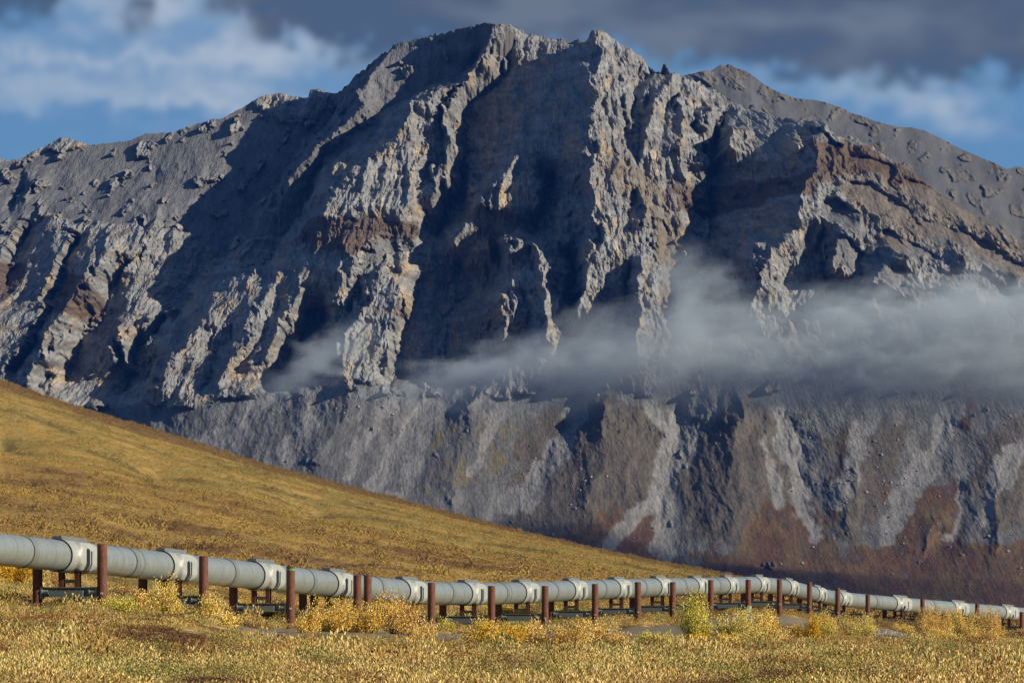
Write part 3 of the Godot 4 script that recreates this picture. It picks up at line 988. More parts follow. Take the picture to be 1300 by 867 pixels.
func road_depth(x: float, dist: float) -> float:
	# metres inside the track, negative outside
	var px := SIGHT_X + FOCAL * x / dist
	if px < 300.0 or px > 1060.0: return -1.0
	var e := track_edges(px)
	return minf(dist - e.x, e.y - dist)

func bank_depth(x: float, dist: float) -> float:
	# the stony bank beside the track, 0..1 inside
	var px := SIGHT_X + FOCAL * x / dist
	var q := Vector2((px - 1118.0) / 48.0, (dist - 322.0) / 20.0).length() + t_fine.get_noise_2d(x * 0.6, dist * 0.3) * 0.3
	var q2 := Vector2((px - 1040.0) / 20.0, (dist - 300.0) / 14.0).length() + t_fine.get_noise_2d(x * 0.6, dist * 0.3) * 0.3
	return 1.0 - minf(q, q2)

func gravel_material() -> StandardMaterial3D:
	var n := NoiseTexture2D.new()
	n.width = 512
	n.height = 512
	n.seamless = true
	var fn := FastNoiseLite.new()
	fn.seed = 8
	fn.frequency = 0.06
	fn.fractal_octaves = 5
	fn.fractal_gain = 0.7
	n.noise = fn
	var g := Gradient.new()
	g.set_color(0, Color(0.38, 0.35, 0.31))
	g.set_color(1, Color(0.62, 0.59, 0.53))
	n.color_ramp = g
	var m := StandardMaterial3D.new()
	m.albedo_texture = n
	m.albedo_color = Color(0.95, 0.94, 0.92)
	m.roughness = 1.0
	m.metallic_specular = 0.1
	m.uv1_triplanar = true
	m.uv1_world_triplanar = true
	m.uv1_scale = Vector3(0.15, 0.15, 0.15)
	return m

func build_road() -> void:
	var w := 150
	var h := 14
	var verts := PackedVector3Array()
	verts.resize(w * h)
	var cols := PackedColorArray()
	cols.resize(w * h)
	for i in w:
		var px := lerpf(301.0, 1059.0, i / (w - 1.0))
		var e := track_edges(px)
		var wob := t_fine.get_noise_2d(px * 0.09, 3.0) * 2.2
		for j in h:
			var v := j / (h - 1.0)
			var dist := lerpf(e.x + 0.6 + wob, e.y - 0.6 + wob * 0.5, v)
			var x := (px - SIGHT_X) * dist / FOCAL
			var y := ground_at(x, dist) + 0.03 + hummock(x, dist) * 0.4
			if j == 0 or j == h - 1: y -= 0.2
			verts[j * w + i] = Vector3(x, y, -dist)
			cols[j * w + i] = Color.WHITE
	var o := part("road", grid_mesh(verts, cols, w, h, true), gravel_material(), self)
	tag(o, "pale gravel work track running along the front of the pipeline", "road", "", "structure")
	# loose stones of the bank
	var stone := SurfaceTool.new()
	stone.begin(Mesh.PRIMITIVE_TRIANGLES)
	var st := SphereMesh.new()
	st.radius = 0.5
	st.height = 0.75
	st.radial_segments = 6
	st.rings = 3
	var mm := MultiMesh.new()
	mm.transform_format = MultiMesh.TRANSFORM_3D
	mm.use_colors = true
	mm.mesh = st
	var places := []
	for i in 9000:
		var px := rng.randf_range(1010.0, 1180.0)
		var dist := rng.randf_range(280.0, 348.0)
		var x := (px - SIGHT_X) * dist / FOCAL
		if bank_depth(x, dist) > 0.05:
			places.append(Vector3(x, ground_at(x, dist) + 0.02, -dist))
	mm.instance_count = places.size()
	for i in places.size():
		var s := rng.randf_range(0.10, 0.34)
		mm.set_instance_transform(i, Transform3D(Basis.from_euler(Vector3(rng.randf() * 0.6, rng.randf() * TAU, rng.randf() * 0.6)).scaled(Vector3(s, s * 0.8, s * 1.1)), places[i]))
		var g := rng.randf_range(0.15, 0.30)
		mm.set_instance_color(i, Color(g, g * 0.94, g * 0.84))
	var mi := MultiMeshInstance3D.new()
	mi.name = "gravel_bank"
	mi.multimesh = mm
	var m := paint(Color.WHITE, 1.0, 0.15)
	m.vertex_color_use_as_albedo = true
	mi.material_override = m
	add_child(mi)
	tag(mi, "bare bank of pale loose stones between the willows beside the track", "gravel", "", "stuff")

# ------------------------------------------------------------------ mist

# thick places of the bank: column, row, half width, half height, tilt in degrees, thickness
const BANKS := [
	[930, 458, 130, 44, 3, 0.50], [1050, 448, 150, 50, 3, 0.55], [1170, 442, 160, 56, 3, 0.6], [1290, 440, 180, 60, 1, 0.75], [1450, 442, 210, 60, 0, 0.5], [1650, 446, 210, 58, 0, 0.2], [1850, 446, 180, 56, 0, 0.12],
	[1130, 484, 280, 26, 1, 0.35], [1340, 488, 280, 28, 0, 0.4], [860, 474, 130, 30, 5, 0.38],
	[1220, 396, 120, 26, 4, 0.28], [1090, 408, 90, 22, 8, 0.24], [1320, 392, 140, 30, 2, 0.3],
	[895, 418, 60, 40, 32, 0.36], [866, 388, 32, 54, -14, 0.46], [884, 352, 24, 36, -20, 0.18],
	[790, 455, 120, 34, 12, 0.42], [710, 468, 130, 28, 12, 0.38], [620, 480, 120, 22, 10, 0.30], [540, 492, 90, 15, 8, 0.16], [650, 445, 90, 22, 18, 0.18], [745, 422, 70, 26, 24, 0.24],
	[390, 472, 70, 20, 24, 0.40], [416, 446, 40, 18, 30, 0.24]]

func mist_depth(px: float, py: float, n: FastNoiseLite) -> float:
	var wx := px + n.get_noise_2d(px * 0.8, py * 1.6) * 36.0 + n.get_noise_2d(px * 3.0 + 400.0, py * 5.0) * 7.0
	var wy := py + n.get_noise_2d(px * 0.8 + 700.0, py * 1.6) * 20.0 + n.get_noise_2d(px * 3.0, py * 5.0 + 300.0) * 4.5
	var t := 0.0
	for b in BANKS:
		var dx: float = wx - b[0]
		var dy: float = wy - b[1]
		var a := deg_to_rad(b[4])
		var u: float = (dx * cos(a) - dy * sin(a)) / b[2]
		var v: float = (dx * sin(a) + dy * cos(a)) / b[3]
		var q := u * u + v * v
		if q < 5.0: t += b[5] * exp(-q)
	t *= 1.0 + 0.18 * n.get_noise_2d(px * 1.3 + 90.0, py * 2.6 + 60.0)
	return maxf(0.0, t - 0.035)

func build_mist() -> void:
	# one bank whose front and back lie closer together where it is thin
	var n := FastNoiseLite.new()
	n.seed = 17
	n.frequency = 0.011
	n.fractal_octaves = 4
	n.fractal_gain = 0.55
	var w := 430
	var h := 74
	var thick := PackedFloat32Array()
	thick.resize(w * h)
	var front := PackedVector3Array()
	var back := PackedVector3Array()
	for j in h:
		for i in w:
			var px := 280.0 + i * 4.2
			var py := 290.0 + j * 4.2
			var t := mist_depth(px, py, n) * clampf(minf(i, w - 1 - i) / 8.0, 0.0, 1.0) * clampf(minf(j, h - 1 - j) / 6.0, 0.0, 1.0)
			thick[j * w + i] = t
			var p := at(px, py, 4300.0)
			var lump := n.get_noise_2d(px * 2.0, py * 2.0) * 4.0 * minf(t * 4.0, 1.0)
			front.append(p + Vector3(0, 0, 110.0 * t + lump))
			back.append(p + Vector3(0, 0, -110.0 * t + lump))
	var st := SurfaceTool.new()
	st.begin(Mesh.PRIMITIVE_TRIANGLES)
	for j in h - 1:
		for i in w - 1:
			var a := j * w + i
			if thick[a] + thick[a + 1] + thick[a + w] + thick[a + w + 1] <= 0.0: continue
			for tri in [[a, a + 1, a + w], [a + 1, a + w + 1, a + w]]:
				if thick[tri[0]] + thick[tri[1]] + thick[tri[2]] <= 0.0: continue
				for k in 3: st.add_vertex(front[tri[k]])
				for k in 3: st.add_vertex(back[tri[2 - k]])
	st.index()
	var fog := FogMaterial.new()
	fog.density = 0.0084
	fog.albedo = Color(0.86, 0.935, 1.0)
	var o := MeshInstance3D.new()
	o.name = "mist"
	o.mesh = st.commit()
	o.material_override = fog
	add_child(o)
	tag(o, "bank of blue grey mist drifting across the foot of the cliffs", "mist", "", "stuff")

# ------------------------------------------------------------------ pipeline

const PIPE_R := 0.705
# pipe axis over each support: x, y, distance
const AXIS := [[-27.0, 4.2, 154.3], [-23.5, 3.79, 167.4], [-19.96, 3.38, 180.5], [-16.46, 2.97, 193.6], [-12.9, 2.55, 206.8], [-9.68, 2.13, 220.0], [-5.97, 1.72, 233.1], [-2.51, 1.61, 246.2], [0.88, 1.67, 259.4], [4.31, 1.80, 272.5],
	[7.77, 1.91, 285.7], [11.24, 2.02, 298.9], [14.66, 2.07, 312.0], [17.82, 2.16, 325.2], [21.25, 2.23, 338.4], [24.75, 1.93, 351.5], [28.3, 1.31, 364.7], [31.74, 0.87, 377.8], [38.64, 0.32, 389.5], [45.66, -0.21, 401.2], [52.22, -0.69, 413.1], [59.06, -1.23, 424.9], [65.9, -1.77, 436.7]]
# supports from the second axis point on: outer post offset, its top, its foot
const POSTS := [[1.57, 4.35, 1.2], [1.57, 3.95, 0.96], [1.67, 3.5, 0.69], [1.61, 3.08, -0.1], [1.5, 2.66, -0.27], [1.52, 2.25, -0.55], [1.51, 2.07, -0.74], [1.56, 2.08, -0.79], [1.7, 2.22, -0.69], [1.61, 2.36, -0.71], [1.2, 2.38, -0.56], [1.31, 2.56, -0.24], [1.9, 2.61, -0.2], [1.96, 2.68, -0.36],
	[2.03, 2.44, -0.59], [2.08, 1.94, -0.83], [2.76, 1.29, -1.01], [2.65, 0.84, -1.56], [2.34, 0.32, -2.31], [1.77, -0.58, -2.94], [1.8, -1.1, -3.3]]
var pipe := Curve3D.new()
var bent_at: Array[float] = []

func build_axis() -> void:
	pipe.bake_interval = 0.15
	var p: Array[Vector3] = []
	for a in AXIS:
		p.append(Vector3(a[0], a[1], -a[2]))
	for i in p.size():
		var t := (p[mini(i + 1, p.size() - 1)] - p[maxi(i - 1, 0)]) / 6.0 * 0.8
		pipe.add_point(p[i], -t, t)
	for i in p.size():
		bent_at.append(pipe.get_closest_offset(p[i]) - 0.9)

func frame_on_pipe(s: float) -> Transform3D:
	var a := pipe.sample_baked(s - 0.3, true)
	var b := pipe.sample_baked(s + 0.3, true)
	var d := (b - a).normalized()
	var side := d.cross(Vector3.UP).normalized()    # to the right, towards the track
	return Transform3D(Basis(side, side.cross(d), -d), pipe.sample_baked(s, true))

# a shell round the pipe from offset s0 to s1; radius(s, angle) in metres, angle 0 at the side, PI / 2 on top
func shell(origin: Vector3, s0: float, s1: float, rings: int, seg: int, radius: Callable, f0 := 0.0, f1 := TAU) -> ArrayMesh:
	var verts := PackedVector3Array()
	var nor := PackedVector3Array()
	var idx := PackedInt32Array()
	for j in rings + 1:
		var s := lerpf(s0, s1, j / float(rings))
		var f := frame_on_pipe(s)
		for i in seg + 1:
			var a := lerpf(f0, f1, i / float(seg))
			verts.append(f * (Vector3(cos(a), sin(a), 0) * float(radius.call(s, a))) - origin)
	var w := seg + 1
	for j in rings + 1:
		for i in w:
			var i1 := i + 1
			var i0 := i - 1
			if f1 - f0 > 6.28:
				i1 = 1 if i == seg else i + 1
				i0 = seg - 1 if i == 0 else i - 1
			else:
				i1 = mini(i1, seg)
				i0 = maxi(i0, 0)
			var du := verts[j * w + i1] - verts[j * w + i0]
			var dv := verts[mini(j + 1, rings) * w + i] - verts[maxi(j - 1, 0) * w + i]
			nor.append(dv.cross(du).normalized())
	for j in rings:
		for i in seg:
			var a := j * w + i
			idx.append_array([a, a + 1, a + w, a + 1, a + w + 1, a + w])
	var arr := []
	arr.resize(Mesh.ARRAY_MAX)
	arr[Mesh.ARRAY_VERTEX] = verts
	arr[Mesh.ARRAY_NORMAL] = nor
	arr[Mesh.ARRAY_INDEX] = idx
	var m := ArrayMesh.new()
	m.add_surface_from_arrays(Mesh.PRIMITIVE_TRIANGLES, arr)
	return m

func steel_skin(c: Color, rough: float, metal: float, seed_: int) -> StandardMaterial3D:
	# weathered galvanised sheet: faint vertical streaks and dull patches
	var n := NoiseTexture2D.new()
	n.width = 256
	n.height = 256
	n.seamless = true
	var fn := FastNoiseLite.new()
	fn.seed = seed_
	fn.frequency = 0.02
	fn.fractal_octaves = 5
	n.noise = fn
	var g := Gradient.new()
	g.set_color(0, Color(0.82, 0.82, 0.80))
	g.set_color(1, Color(1.0, 1.0, 1.0))
	n.color_ramp = g
	var m := paint(c, rough, 0.5)
	m.albedo_texture = n
	m.metallic = metal
	m.uv1_triplanar = true
	m.uv1_world_triplanar = true
	m.uv1_scale = Vector3(0.5, 0.22, 0.5)
	return m

func box(st: SurfaceTool, t: Transform3D, size: Vector3) -> void:
	var b := BoxMesh.new()
	b.size = size
	st.append_from(b, 0, t)

func rod(st: SurfaceTool, t: Transform3D, r0: float, r1: float, length: float, seg := 20) -> void:
	var c := CylinderMesh.new()
	c.bottom_radius = r0
	c.top_radius = r1
	c.height = length
	c.radial_segments = seg
	c.rings = 1
	st.append_from(c, 0, t)

func tool() -> SurfaceTool:
	var st := SurfaceTool.new()
	st.begin(Mesh.PRIMITIVE_TRIANGLES)
	return st

func shift(x: float, y: float, z: float) -> Transform3D:
	return Transform3D(Basis.IDENTITY, Vector3(x, y, z))

func build_pipeline() -> void:
	build_axis()
	var jacket := steel_skin(Color(0.295, 0.345, 0.355), 0.33, 0.35, 3)
	var cover_skin := steel_skin(Color(0.35, 0.39, 0.395), 0.55, 0.15, 4)
	var band_skin := steel_skin(Color(0.21, 0.24, 0.24), 0.45, 0.25, 5)
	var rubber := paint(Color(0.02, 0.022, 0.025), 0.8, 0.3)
	var plate := steel_skin(Color(0.16, 0.19, 0.21), 0.5, 0.2, 6)
	var leg_paint := rust_paint()
	var dark := paint(Color(0.16, 0.195, 0.195), 0.55, 0.4)
	var base := pipe.sample_baked(bent_at[1])
	var root := thing("pipeline", base, "long pale grey insulated oil pipeline raised on brown steel supports", "pipeline")
	var plain := func(_s, _a): return PIPE_R
	var band := func(_s, _a): return PIPE_R + 0.014
	var seal := func(_s, _a): return PIPE_R + 0.02
	for i in range(0, AXIS.size() - 1):
		var s0: float = bent_at[i]
		var s1: float = bent_at[i + 1]
		if i == 0: s0 = 0.5
		var mid := lerpf(s0, s1, 0.56 + 0.03 * sin(i * 2.3))
		part("jacket_section", shell(base, s0, mid, 16, 40, plain), jacket, root)
		part("jacket_section", shell(base, mid, s1, 16, 40, plain), jacket, root)
		for q in [lerpf(s0, mid, 0.42), lerpf(s0, mid, 0.72), lerpf(mid, s1, 0.4)]:
			part("seam", shell(base, q - 0.03, q + 0.03, 1, 40, func(_s, _a): return PIPE_R + 0.005), band_skin, root)
		var b := part("band", shell(base, mid - 0.3, mid + 0.3, 4, 40, band), band_skin, root)
		part("seal_ring", shell(base, mid - 0.36, mid - 0.29, 2, 40, seal), rubber, b)
		if i % 5 == 2:
			part("band", shell(base, mid + 0.75, mid + 0.95, 2, 40, band), band_skin, root)
	for i in range(1, AXIS.size() - 1):
		var s: float = bent_at[i]
		# insulated cover over the saddle: a collar, then flat sided bulges that end round
		var form := func(q, a):
			var u: float = q - s
			var c := absf(cos(a))
			var phi := acos(clampf(c, 0.0, 1.0))                       # how far round from the side
			var nose := pow(clampf((u - 0.55) / 1.1, 0.0, 1.0), 2.0) + pow(phi / 0.92, 4.0)
			var start := smoothstep(-1.0, -0.72, u - phi * 0.35)
			var r: float = PIPE_R + 0.045
			var flat_side: float = minf(0.19, (PIPE_R + 0.17) / maxf(c, 0.55) - r)   # a flat plate standing off the pipe
			return r + flat_side * start * (1.0 - smoothstep(0.55, 1.0, nose))
		var cover := part("saddle_cover", shell(base, s - 1.55, s + 1.7, 44, 72, form), cover_skin, root)
		part("seal_ring", shell(base, s - 1.63, s - 1.54, 2, 40, func(_q, _a): return PIPE_R + 0.052), rubber, cover)
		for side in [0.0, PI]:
			part("slot_shadow", shell(base, s + 0.40, s + 0.56, 2, 18, func(q, a): return float(form.call(q, a)) + 0.006, side - 1.35 if side == 0.0 else side - 0.3, side + 0.3 if side == 0.0 else side + 1.35), rubber, cover)  # dark strip laid on the cover for the shadow in its gap
		var f := frame_on_pipe(s)
		var lf := Transform3D(f.basis, f.origin - base)
		var st := tool()
		box(st, lf * shift(0, PIPE_R + 0.10, 0.05), Vector3(0.46, 0.16, 3.1))
		part("ridge_plate", st.commit(), plate, cover)
		# shoe that rests on the crossbeam: two legs and a tie
		var flat_dir := Vector3(f.basis.x.x, 0, f.basis.x.z).normalized()
		var up := Transform3D(Basis(flat_dir, Vector3.UP, flat_dir.cross(Vector3.UP)), f.origin - base)
		for k in [-1.0, 1.0]:
			st = tool()
			box(st, up * shift(0.39 * k, -1.04, 0.12), Vector3(0.22, 0.70, 0.05))
			box(st, up * shift(0.39 * k, -1.04, -0.12), Vector3(0.22, 0.70, 0.05))
			box(st, up * shift(0.39 * k, -1.04, 0.0), Vector3(0.05, 0.70, 0.19))
			part("shoe_leg", st.commit(), leg_paint, root)
		st = tool()
		box(st, up * shift(0, -1.12, 0.0), Vector3(0.56, 0.16, 0.10))
		part("shoe_tie", st.commit(), dark, root)

func rust_paint() -> StandardMaterial3D:
	var n := NoiseTexture2D.new()
	n.width = 256
	n.height = 256
	n.seamless = true
	var fn := FastNoiseLite.new()
	fn.seed = 61
	fn.frequency = 0.03
	fn.fractal_octaves = 5
	fn.fractal_gain = 0.65
	n.noise = fn
	var g := Gradient.new()
	g.set_color(0, Color(0.26, 0.165, 0.14))
	g.set_color(1, Color(0.47, 0.31, 0.25))
	g.add_point(0.5, Color(0.37, 0.24, 0.20))
	n.color_ramp = g
	var m := StandardMaterial3D.new()
	m.albedo_texture = n
	m.roughness = 0.75
	m.metallic_specular = 0.35
	m.uv1_triplanar = true
	m.uv1_world_triplanar = true
	m.uv1_scale = Vector3(0.9, 0.3, 0.9)
	return m

func build_supports() -> void:
	var rust := rust_paint()
	var beam_paint := paint(Color(0.16, 0.195, 0.195), 0.5, 0.45)
	var zinc := paint(Color(0.22, 0.26, 0.27), 0.5, 0.5)
	var green := paint(Color(0.09, 0.28, 0.10), 0.7, 0.3)
	var sleeve := paint(Color(0.16, 0.24, 0.19), 0.7, 0.3)
	var tag_white := paint(Color(0.55, 0.55, 0.52), 0.6, 0.3)
	for n in POSTS.size():
		var i := n + 1
		var twin := n == 4
		for k in (2 if twin else 1):
			var s: float = bent_at[i] + ([-0.55, 1.5][k] if twin else 0.0)
			var f := frame_on_pipe(s)
			var side := Vector3(f.basis.x.x, 0, f.basis.x.z).normalized()
			var basis := Basis(side, Vector3.UP, side.cross(Vector3.UP))
			var foot: float = POSTS[n][2]
			var pos := Vector3(f.origin.x, foot, f.origin.z)
			var count := ["first", "second", "third", "fourth", "fifth", "sixth", "seventh", "eighth", "ninth", "tenth", "eleventh", "twelfth", "thirteenth", "fourteenth", "fifteenth", "sixteenth"]
			var label: String = "rust brown pipeline support, %s past the close pair on the descending side" % count[n - 5] if n > 4 else "rust brown pipeline support, %s before the close pair on the higher side" % count[3 - n] if n < 4 else ""
			var group := "plain pipeline supports"
			if n == 3:
				label = "pipeline support whose front post has a thin bright green ring near its top"
				group = ""
			elif n == 12:
				label = "pipeline support whose front post wears a grey green sleeve near the ground"
				group = ""
			elif twin:
				label = ["pipeline support of the close pair behind the orange willow, next to the ringed post", "pipeline support of the close pair behind the orange willow, away from the ringed post"][k]
				group = ""
			var o := thing("pipeline_support", pos, label, "support", group)
			o.basis = basis
			var beam_y: float = f.origin.y - PIPE_R - 0.68 - foot
			var right: float = POSTS[n][0]
			var left: float = -3.15 + right if right < 2.0 else -1.5
			for q in [right, left]:
				var top: float = POSTS[n][1] - foot + (0.0 if q > 0.0 else -0.05)
				var low := ground_at(pos.x + side.x * q, -(pos.z + side.z * q)) - foot - 0.5
				var st := tool()
				rod(st, shift(q, (top + low) / 2.0, 0), 0.228, 0.228, top - low, 28)
				var p := part("post", st.commit(), rust, o)
				st = tool()
				rod(st, shift(q, top + 0.02, 0), 0.235, 0.19, 0.05, 28)
				part("cap", st.commit(), rust, p)
				st = tool()
				rod(st, shift(q, beam_y - 0.95, 0), 0.236, 0.236, 0.05, 28)
				part("weld_ring", st.commit(), rust, p)
				if q > 0.0:
					if n == 3:
						st = tool()
						rod(st, shift(q, top - 0.14, 0), 0.234, 0.234, 0.10, 28)
						part("green_ring", st.commit(), green, p)
					if n == 12:
						st = tool()
						rod(st, shift(q, beam_y - 0.65, 0), 0.245, 0.245, 0.75, 28)
						part("sleeve", st.commit(), sleeve, p)
					st = tool()
					box(st, shift(q + 0.06, beam_y - 0.28, 0.228), Vector3(0.12, 0.10, 0.03))
					part("tag_plate", st.commit(), tag_white, p)
			var mid: float = (right + left) / 2.0
			var span: float = right - left - 0.46
			var st2 := tool()
			for fl in [-0.02, -0.44]:
				box(st2, shift(mid, beam_y + fl, 0), Vector3(span, 0.04, 0.34))
			box(st2, shift(mid, beam_y - 0.23, 0), Vector3(span, 0.38, 0.03))
			for xk in 5:
				box(st2, shift(mid + (xk - 2) * span * 0.22, beam_y - 0.23, 0), Vector3(0.03, 0.38, 0.30))
			part("crossbeam", st2.commit(), beam_paint, o)
			st2 = tool()
			box(st2, shift(mid - 0.1, beam_y - 0.30, 0.21), Vector3(span * 0.62, 0.30, 0.07))
			part("bumper_plate", st2.commit(), beam_paint, o)
			for q in [right - 0.42, left + 0.42]:
				st2 = tool()
				var lie := Transform3D(Basis.from_euler(Vector3(0, 0, PI / 2.0)), Vector3(q, beam_y - 0.22, 0.10))
				rod(st2, lie, 0.10, 0.10, 0.30, 14)
				rod(st2, lie * shift(0, 0.14, 0), 0.13, 0.13, 0.04, 14)
				part("end_clamp", st2.commit(), zinc, o)
			for q in [right - 0.24, left + 0.24]:
				st2 = tool()
				box(st2, shift(q, beam_y - 0.26, 0), Vector3(0.10, 0.56, 0.36))
				part("bracket", st2.commit(), beam_paint, o)

# ------------------------------------------------------------------ plants

func leaf(verts: PackedVector3Array, cols: PackedColorArray, p: Vector3, dir: Vector3, across: Vector3, length: float, wide: float, c: Color) -> void:
	var b := p + dir * length * 0.5 + across * wide * 0.5
	var d := p + dir * length * 0.5 - across * wide * 0.5
	var e := p + dir * length
	verts.append_array([p, b, e, p, e, d])
	for k in 6:
		cols.append(c)

func leaf_mesh(verts: PackedVector3Array, cols: PackedColorArray) -> ArrayMesh:
	var arr := []
	arr.resize(Mesh.ARRAY_MAX)
	arr[Mesh.ARRAY_VERTEX] = verts
	arr[Mesh.ARRAY_COLOR] = cols
	var m := ArrayMesh.new()
	m.add_surface_from_arrays(Mesh.PRIMITIVE_TRIANGLES, arr)
	return m

func leaf_material() -> StandardMaterial3D:
	var m := StandardMaterial3D.new()
	m.vertex_color_use_as_albedo = true
	m.roughness = 0.8
	m.metallic_specular = 0.25
	m.backlight_enabled = true
	m.backlight = Color(0.45, 0.42, 0.3)
	m.cull_mode = BaseMaterial3D.CULL_DISABLED
	return m

const TINTS := {
	"gold": [[0.55, 0.33, 0.02], [0.60, 0.40, 0.03], [0.46, 0.25, 0.02], [0.50, 0.40, 0.08]],
	"orange": [[0.54, 0.34, 0.04], [0.58, 0.42, 0.10], [0.64, 0.52, 0.24], [0.42, 0.26, 0.04]],
	"pale": [[0.60, 0.46, 0.13], [0.54, 0.38, 0.06], [0.66, 0.55, 0.28], [0.46, 0.36, 0.05]],
	"straw": [[0.58, 0.42, 0.15], [0.54, 0.35, 0.07], [0.64, 0.51, 0.26], [0.48, 0.30, 0.06]],
	"green": [[0.40, 0.37, 0.05], [0.48, 0.42, 0.08], [0.32, 0.31, 0.05], [0.58, 0.50, 0.20]],
	"silver": [[0.54, 0.48, 0.18], [0.60, 0.54, 0.28], [0.44, 0.39, 0.08], [0.58, 0.44, 0.08]],
}

# name, label, column, distance, width, height in metres, leaf tint, bare stems showing
const SHRUBS := [
	["birch_shrub", "bright yellow shrub behind the post of the pipeline support at its near end", 8, 216, 3.0, 2.1, "gold", 0.1],
	["birch_shrub", "small yellow shrub under the pipeline beside the bright yellow one", -26, 212, 2.2, 1.8, "gold", 0.1],
	["willow_shrub", "open pale yellow willow whose twigs reach up across the crossbeam to the pipe", 207, 184, 2.0, 1.75, "pale", 0.5],
	["willow_shrub", "loose pale willow at the foot of a brown post with white edged leaves", 257, 182, 1.5, 1.25, "pale", 0.4],
	["willow_shrub", "low golden willow between the first two rear posts", 172, 186, 1.4, 1.0, "straw", 0.4],
	["willow_shrub", "big orange yellow willow hiding the feet of two close posts", 425, 200, 2.7, 1.75, "orange", 0.4],
	["willow_shrub", "tall straw tipped willow in the middle of the big orange clump", 462, 202, 2.7, 2.1, "orange", 0.5],
	["willow_shrub", "pale willow with dark bare twigs in front of a saddle of the pipeline", 508, 204, 2.5, 1.95, "straw", 0.9],
	["willow_shrub", "low yellow green willow at the foot of a post beside the track", 605, 196, 1.7, 1.35, "pale", 0.3],
	["birch_shrub", "rounded bright yellow green shrub on the near edge of the track", 637, 176, 1.7, 1.3, "gold", 0.2],
	["willow_shrub", "bushy straw coloured willow on the near edge of the track", 705, 178, 2.7, 1.45, "straw", 0.6],
	["willow_shrub", "straw coloured willow with bare dark twigs leaning over the track", 762, 184, 2.2, 1.25, "straw", 0.8],
	["willow_shrub", "tall narrow green yellow willow standing alone at the edge of the track", 886, 214, 2.0, 2.75, "green", 0.3],
	["birch_shrub", "small vivid yellow shrub at the foot of the tall green willow", 893, 200, 0.9, 0.8, "gold", 0.1],
	["willow_shrub", "wide pale leaved willow in front of the rising track", 942, 216, 2.4, 1.9, "silver", 0.4],
	["willow_shrub", "pale willow beside the wide one in front of the rising track", 975, 222, 2.0, 1.9, "pale", 0.4],
	["birch_shrub", "compact yellow shrub at the end of the gravel track", 1022, 236, 1.6, 1.4, "gold", 0.2],
	["willow_shrub", "pale straw willow in front of two posts where the pipe bends down", 1049, 282, 2.1, 1.75, "pale", 0.3],
	["willow_shrub", "silvery green willow below the pipe next to the stony bank", 1092, 318, 2.9, 1.75, "silver", 0.3],
	["willow_shrub", "tall straw coloured willow hiding the pipe just past the stony bank", 1190, 322, 2.7, 2.9, "straw", 0.4],
	["willow_shrub", "broad pale willow in the row hiding the lower pipe", 1222, 326, 2.8, 2.75, "pale", 0.4],
	["willow_shrub", "brownish willow with bare twigs at the end of the row hiding the pipe", 1262, 330, 3.0, 2.7, "straw", 0.9],
	["willow_shrub", "small green willow at the foot of a post past the big orange clump", 568, 226, 0.8, 0.7, "green", 0.2],
	["willow_shrub", "low green gold scrub between the near support and the open pale willow", 148, 178, 1.8, 0.75, "green", 0.2],
	["willow_shrub", "low gold scrub just past the white leaved willow at the post", 288, 180, 1.6, 0.7, "pale", 0.2],
	["willow_shrub", "low scrub at the near side of the big orange willow clump", 392, 192, 1.3, 1.1, "orange", 0.3],
	["willow_shrub", "low yellow scrub at the far side of the big orange willow clump", 536, 194, 1.5, 0.9, "straw", 0.4],
	["birch_shrub", "row of yellow birch scrub seen under the pipe behind the ringed post", 335, 222, 3.0, 0.95, "gold", 0.1],
	["birch_shrub", "yellow birch scrub under the pipe past the big orange clump", 655, 275, 3.0, 0.9, "gold", 0.1],
	["birch_shrub", "golden scrub under the pipe between two posts beside the track", 720, 292, 2.6, 0.8, "gold", 0.1],
	["willow_shrub", "low green scrub beside the tall lone willow on the track edge", 838, 210, 2.0, 0.55, "green", 0.2],
	["willow_shrub", "low pale scrub in front of the wide pale leaved willow", 925, 204, 1.5, 0.8, "pale", 0.3],
	["willow_shrub", "yellow green scrub below the compact yellow shrub at the track end", 1060, 258, 1.6, 0.9, "green", 0.2],
	["willow_shrub", "low gold scrub in front of the willow row hiding the pipe", 1205, 306, 2.4, 1.2, "pale", 0.2],
	["willow_shrub", "low straw scrub below the brownish willow at the row end", 1246, 312, 2.2, 1.1, "straw", 0.3],
	["willow_shrub", "low yellow willow on the bank at the end of the willow row", 1150, 336, 1.4, 0.8, "pale", 0.3],
]

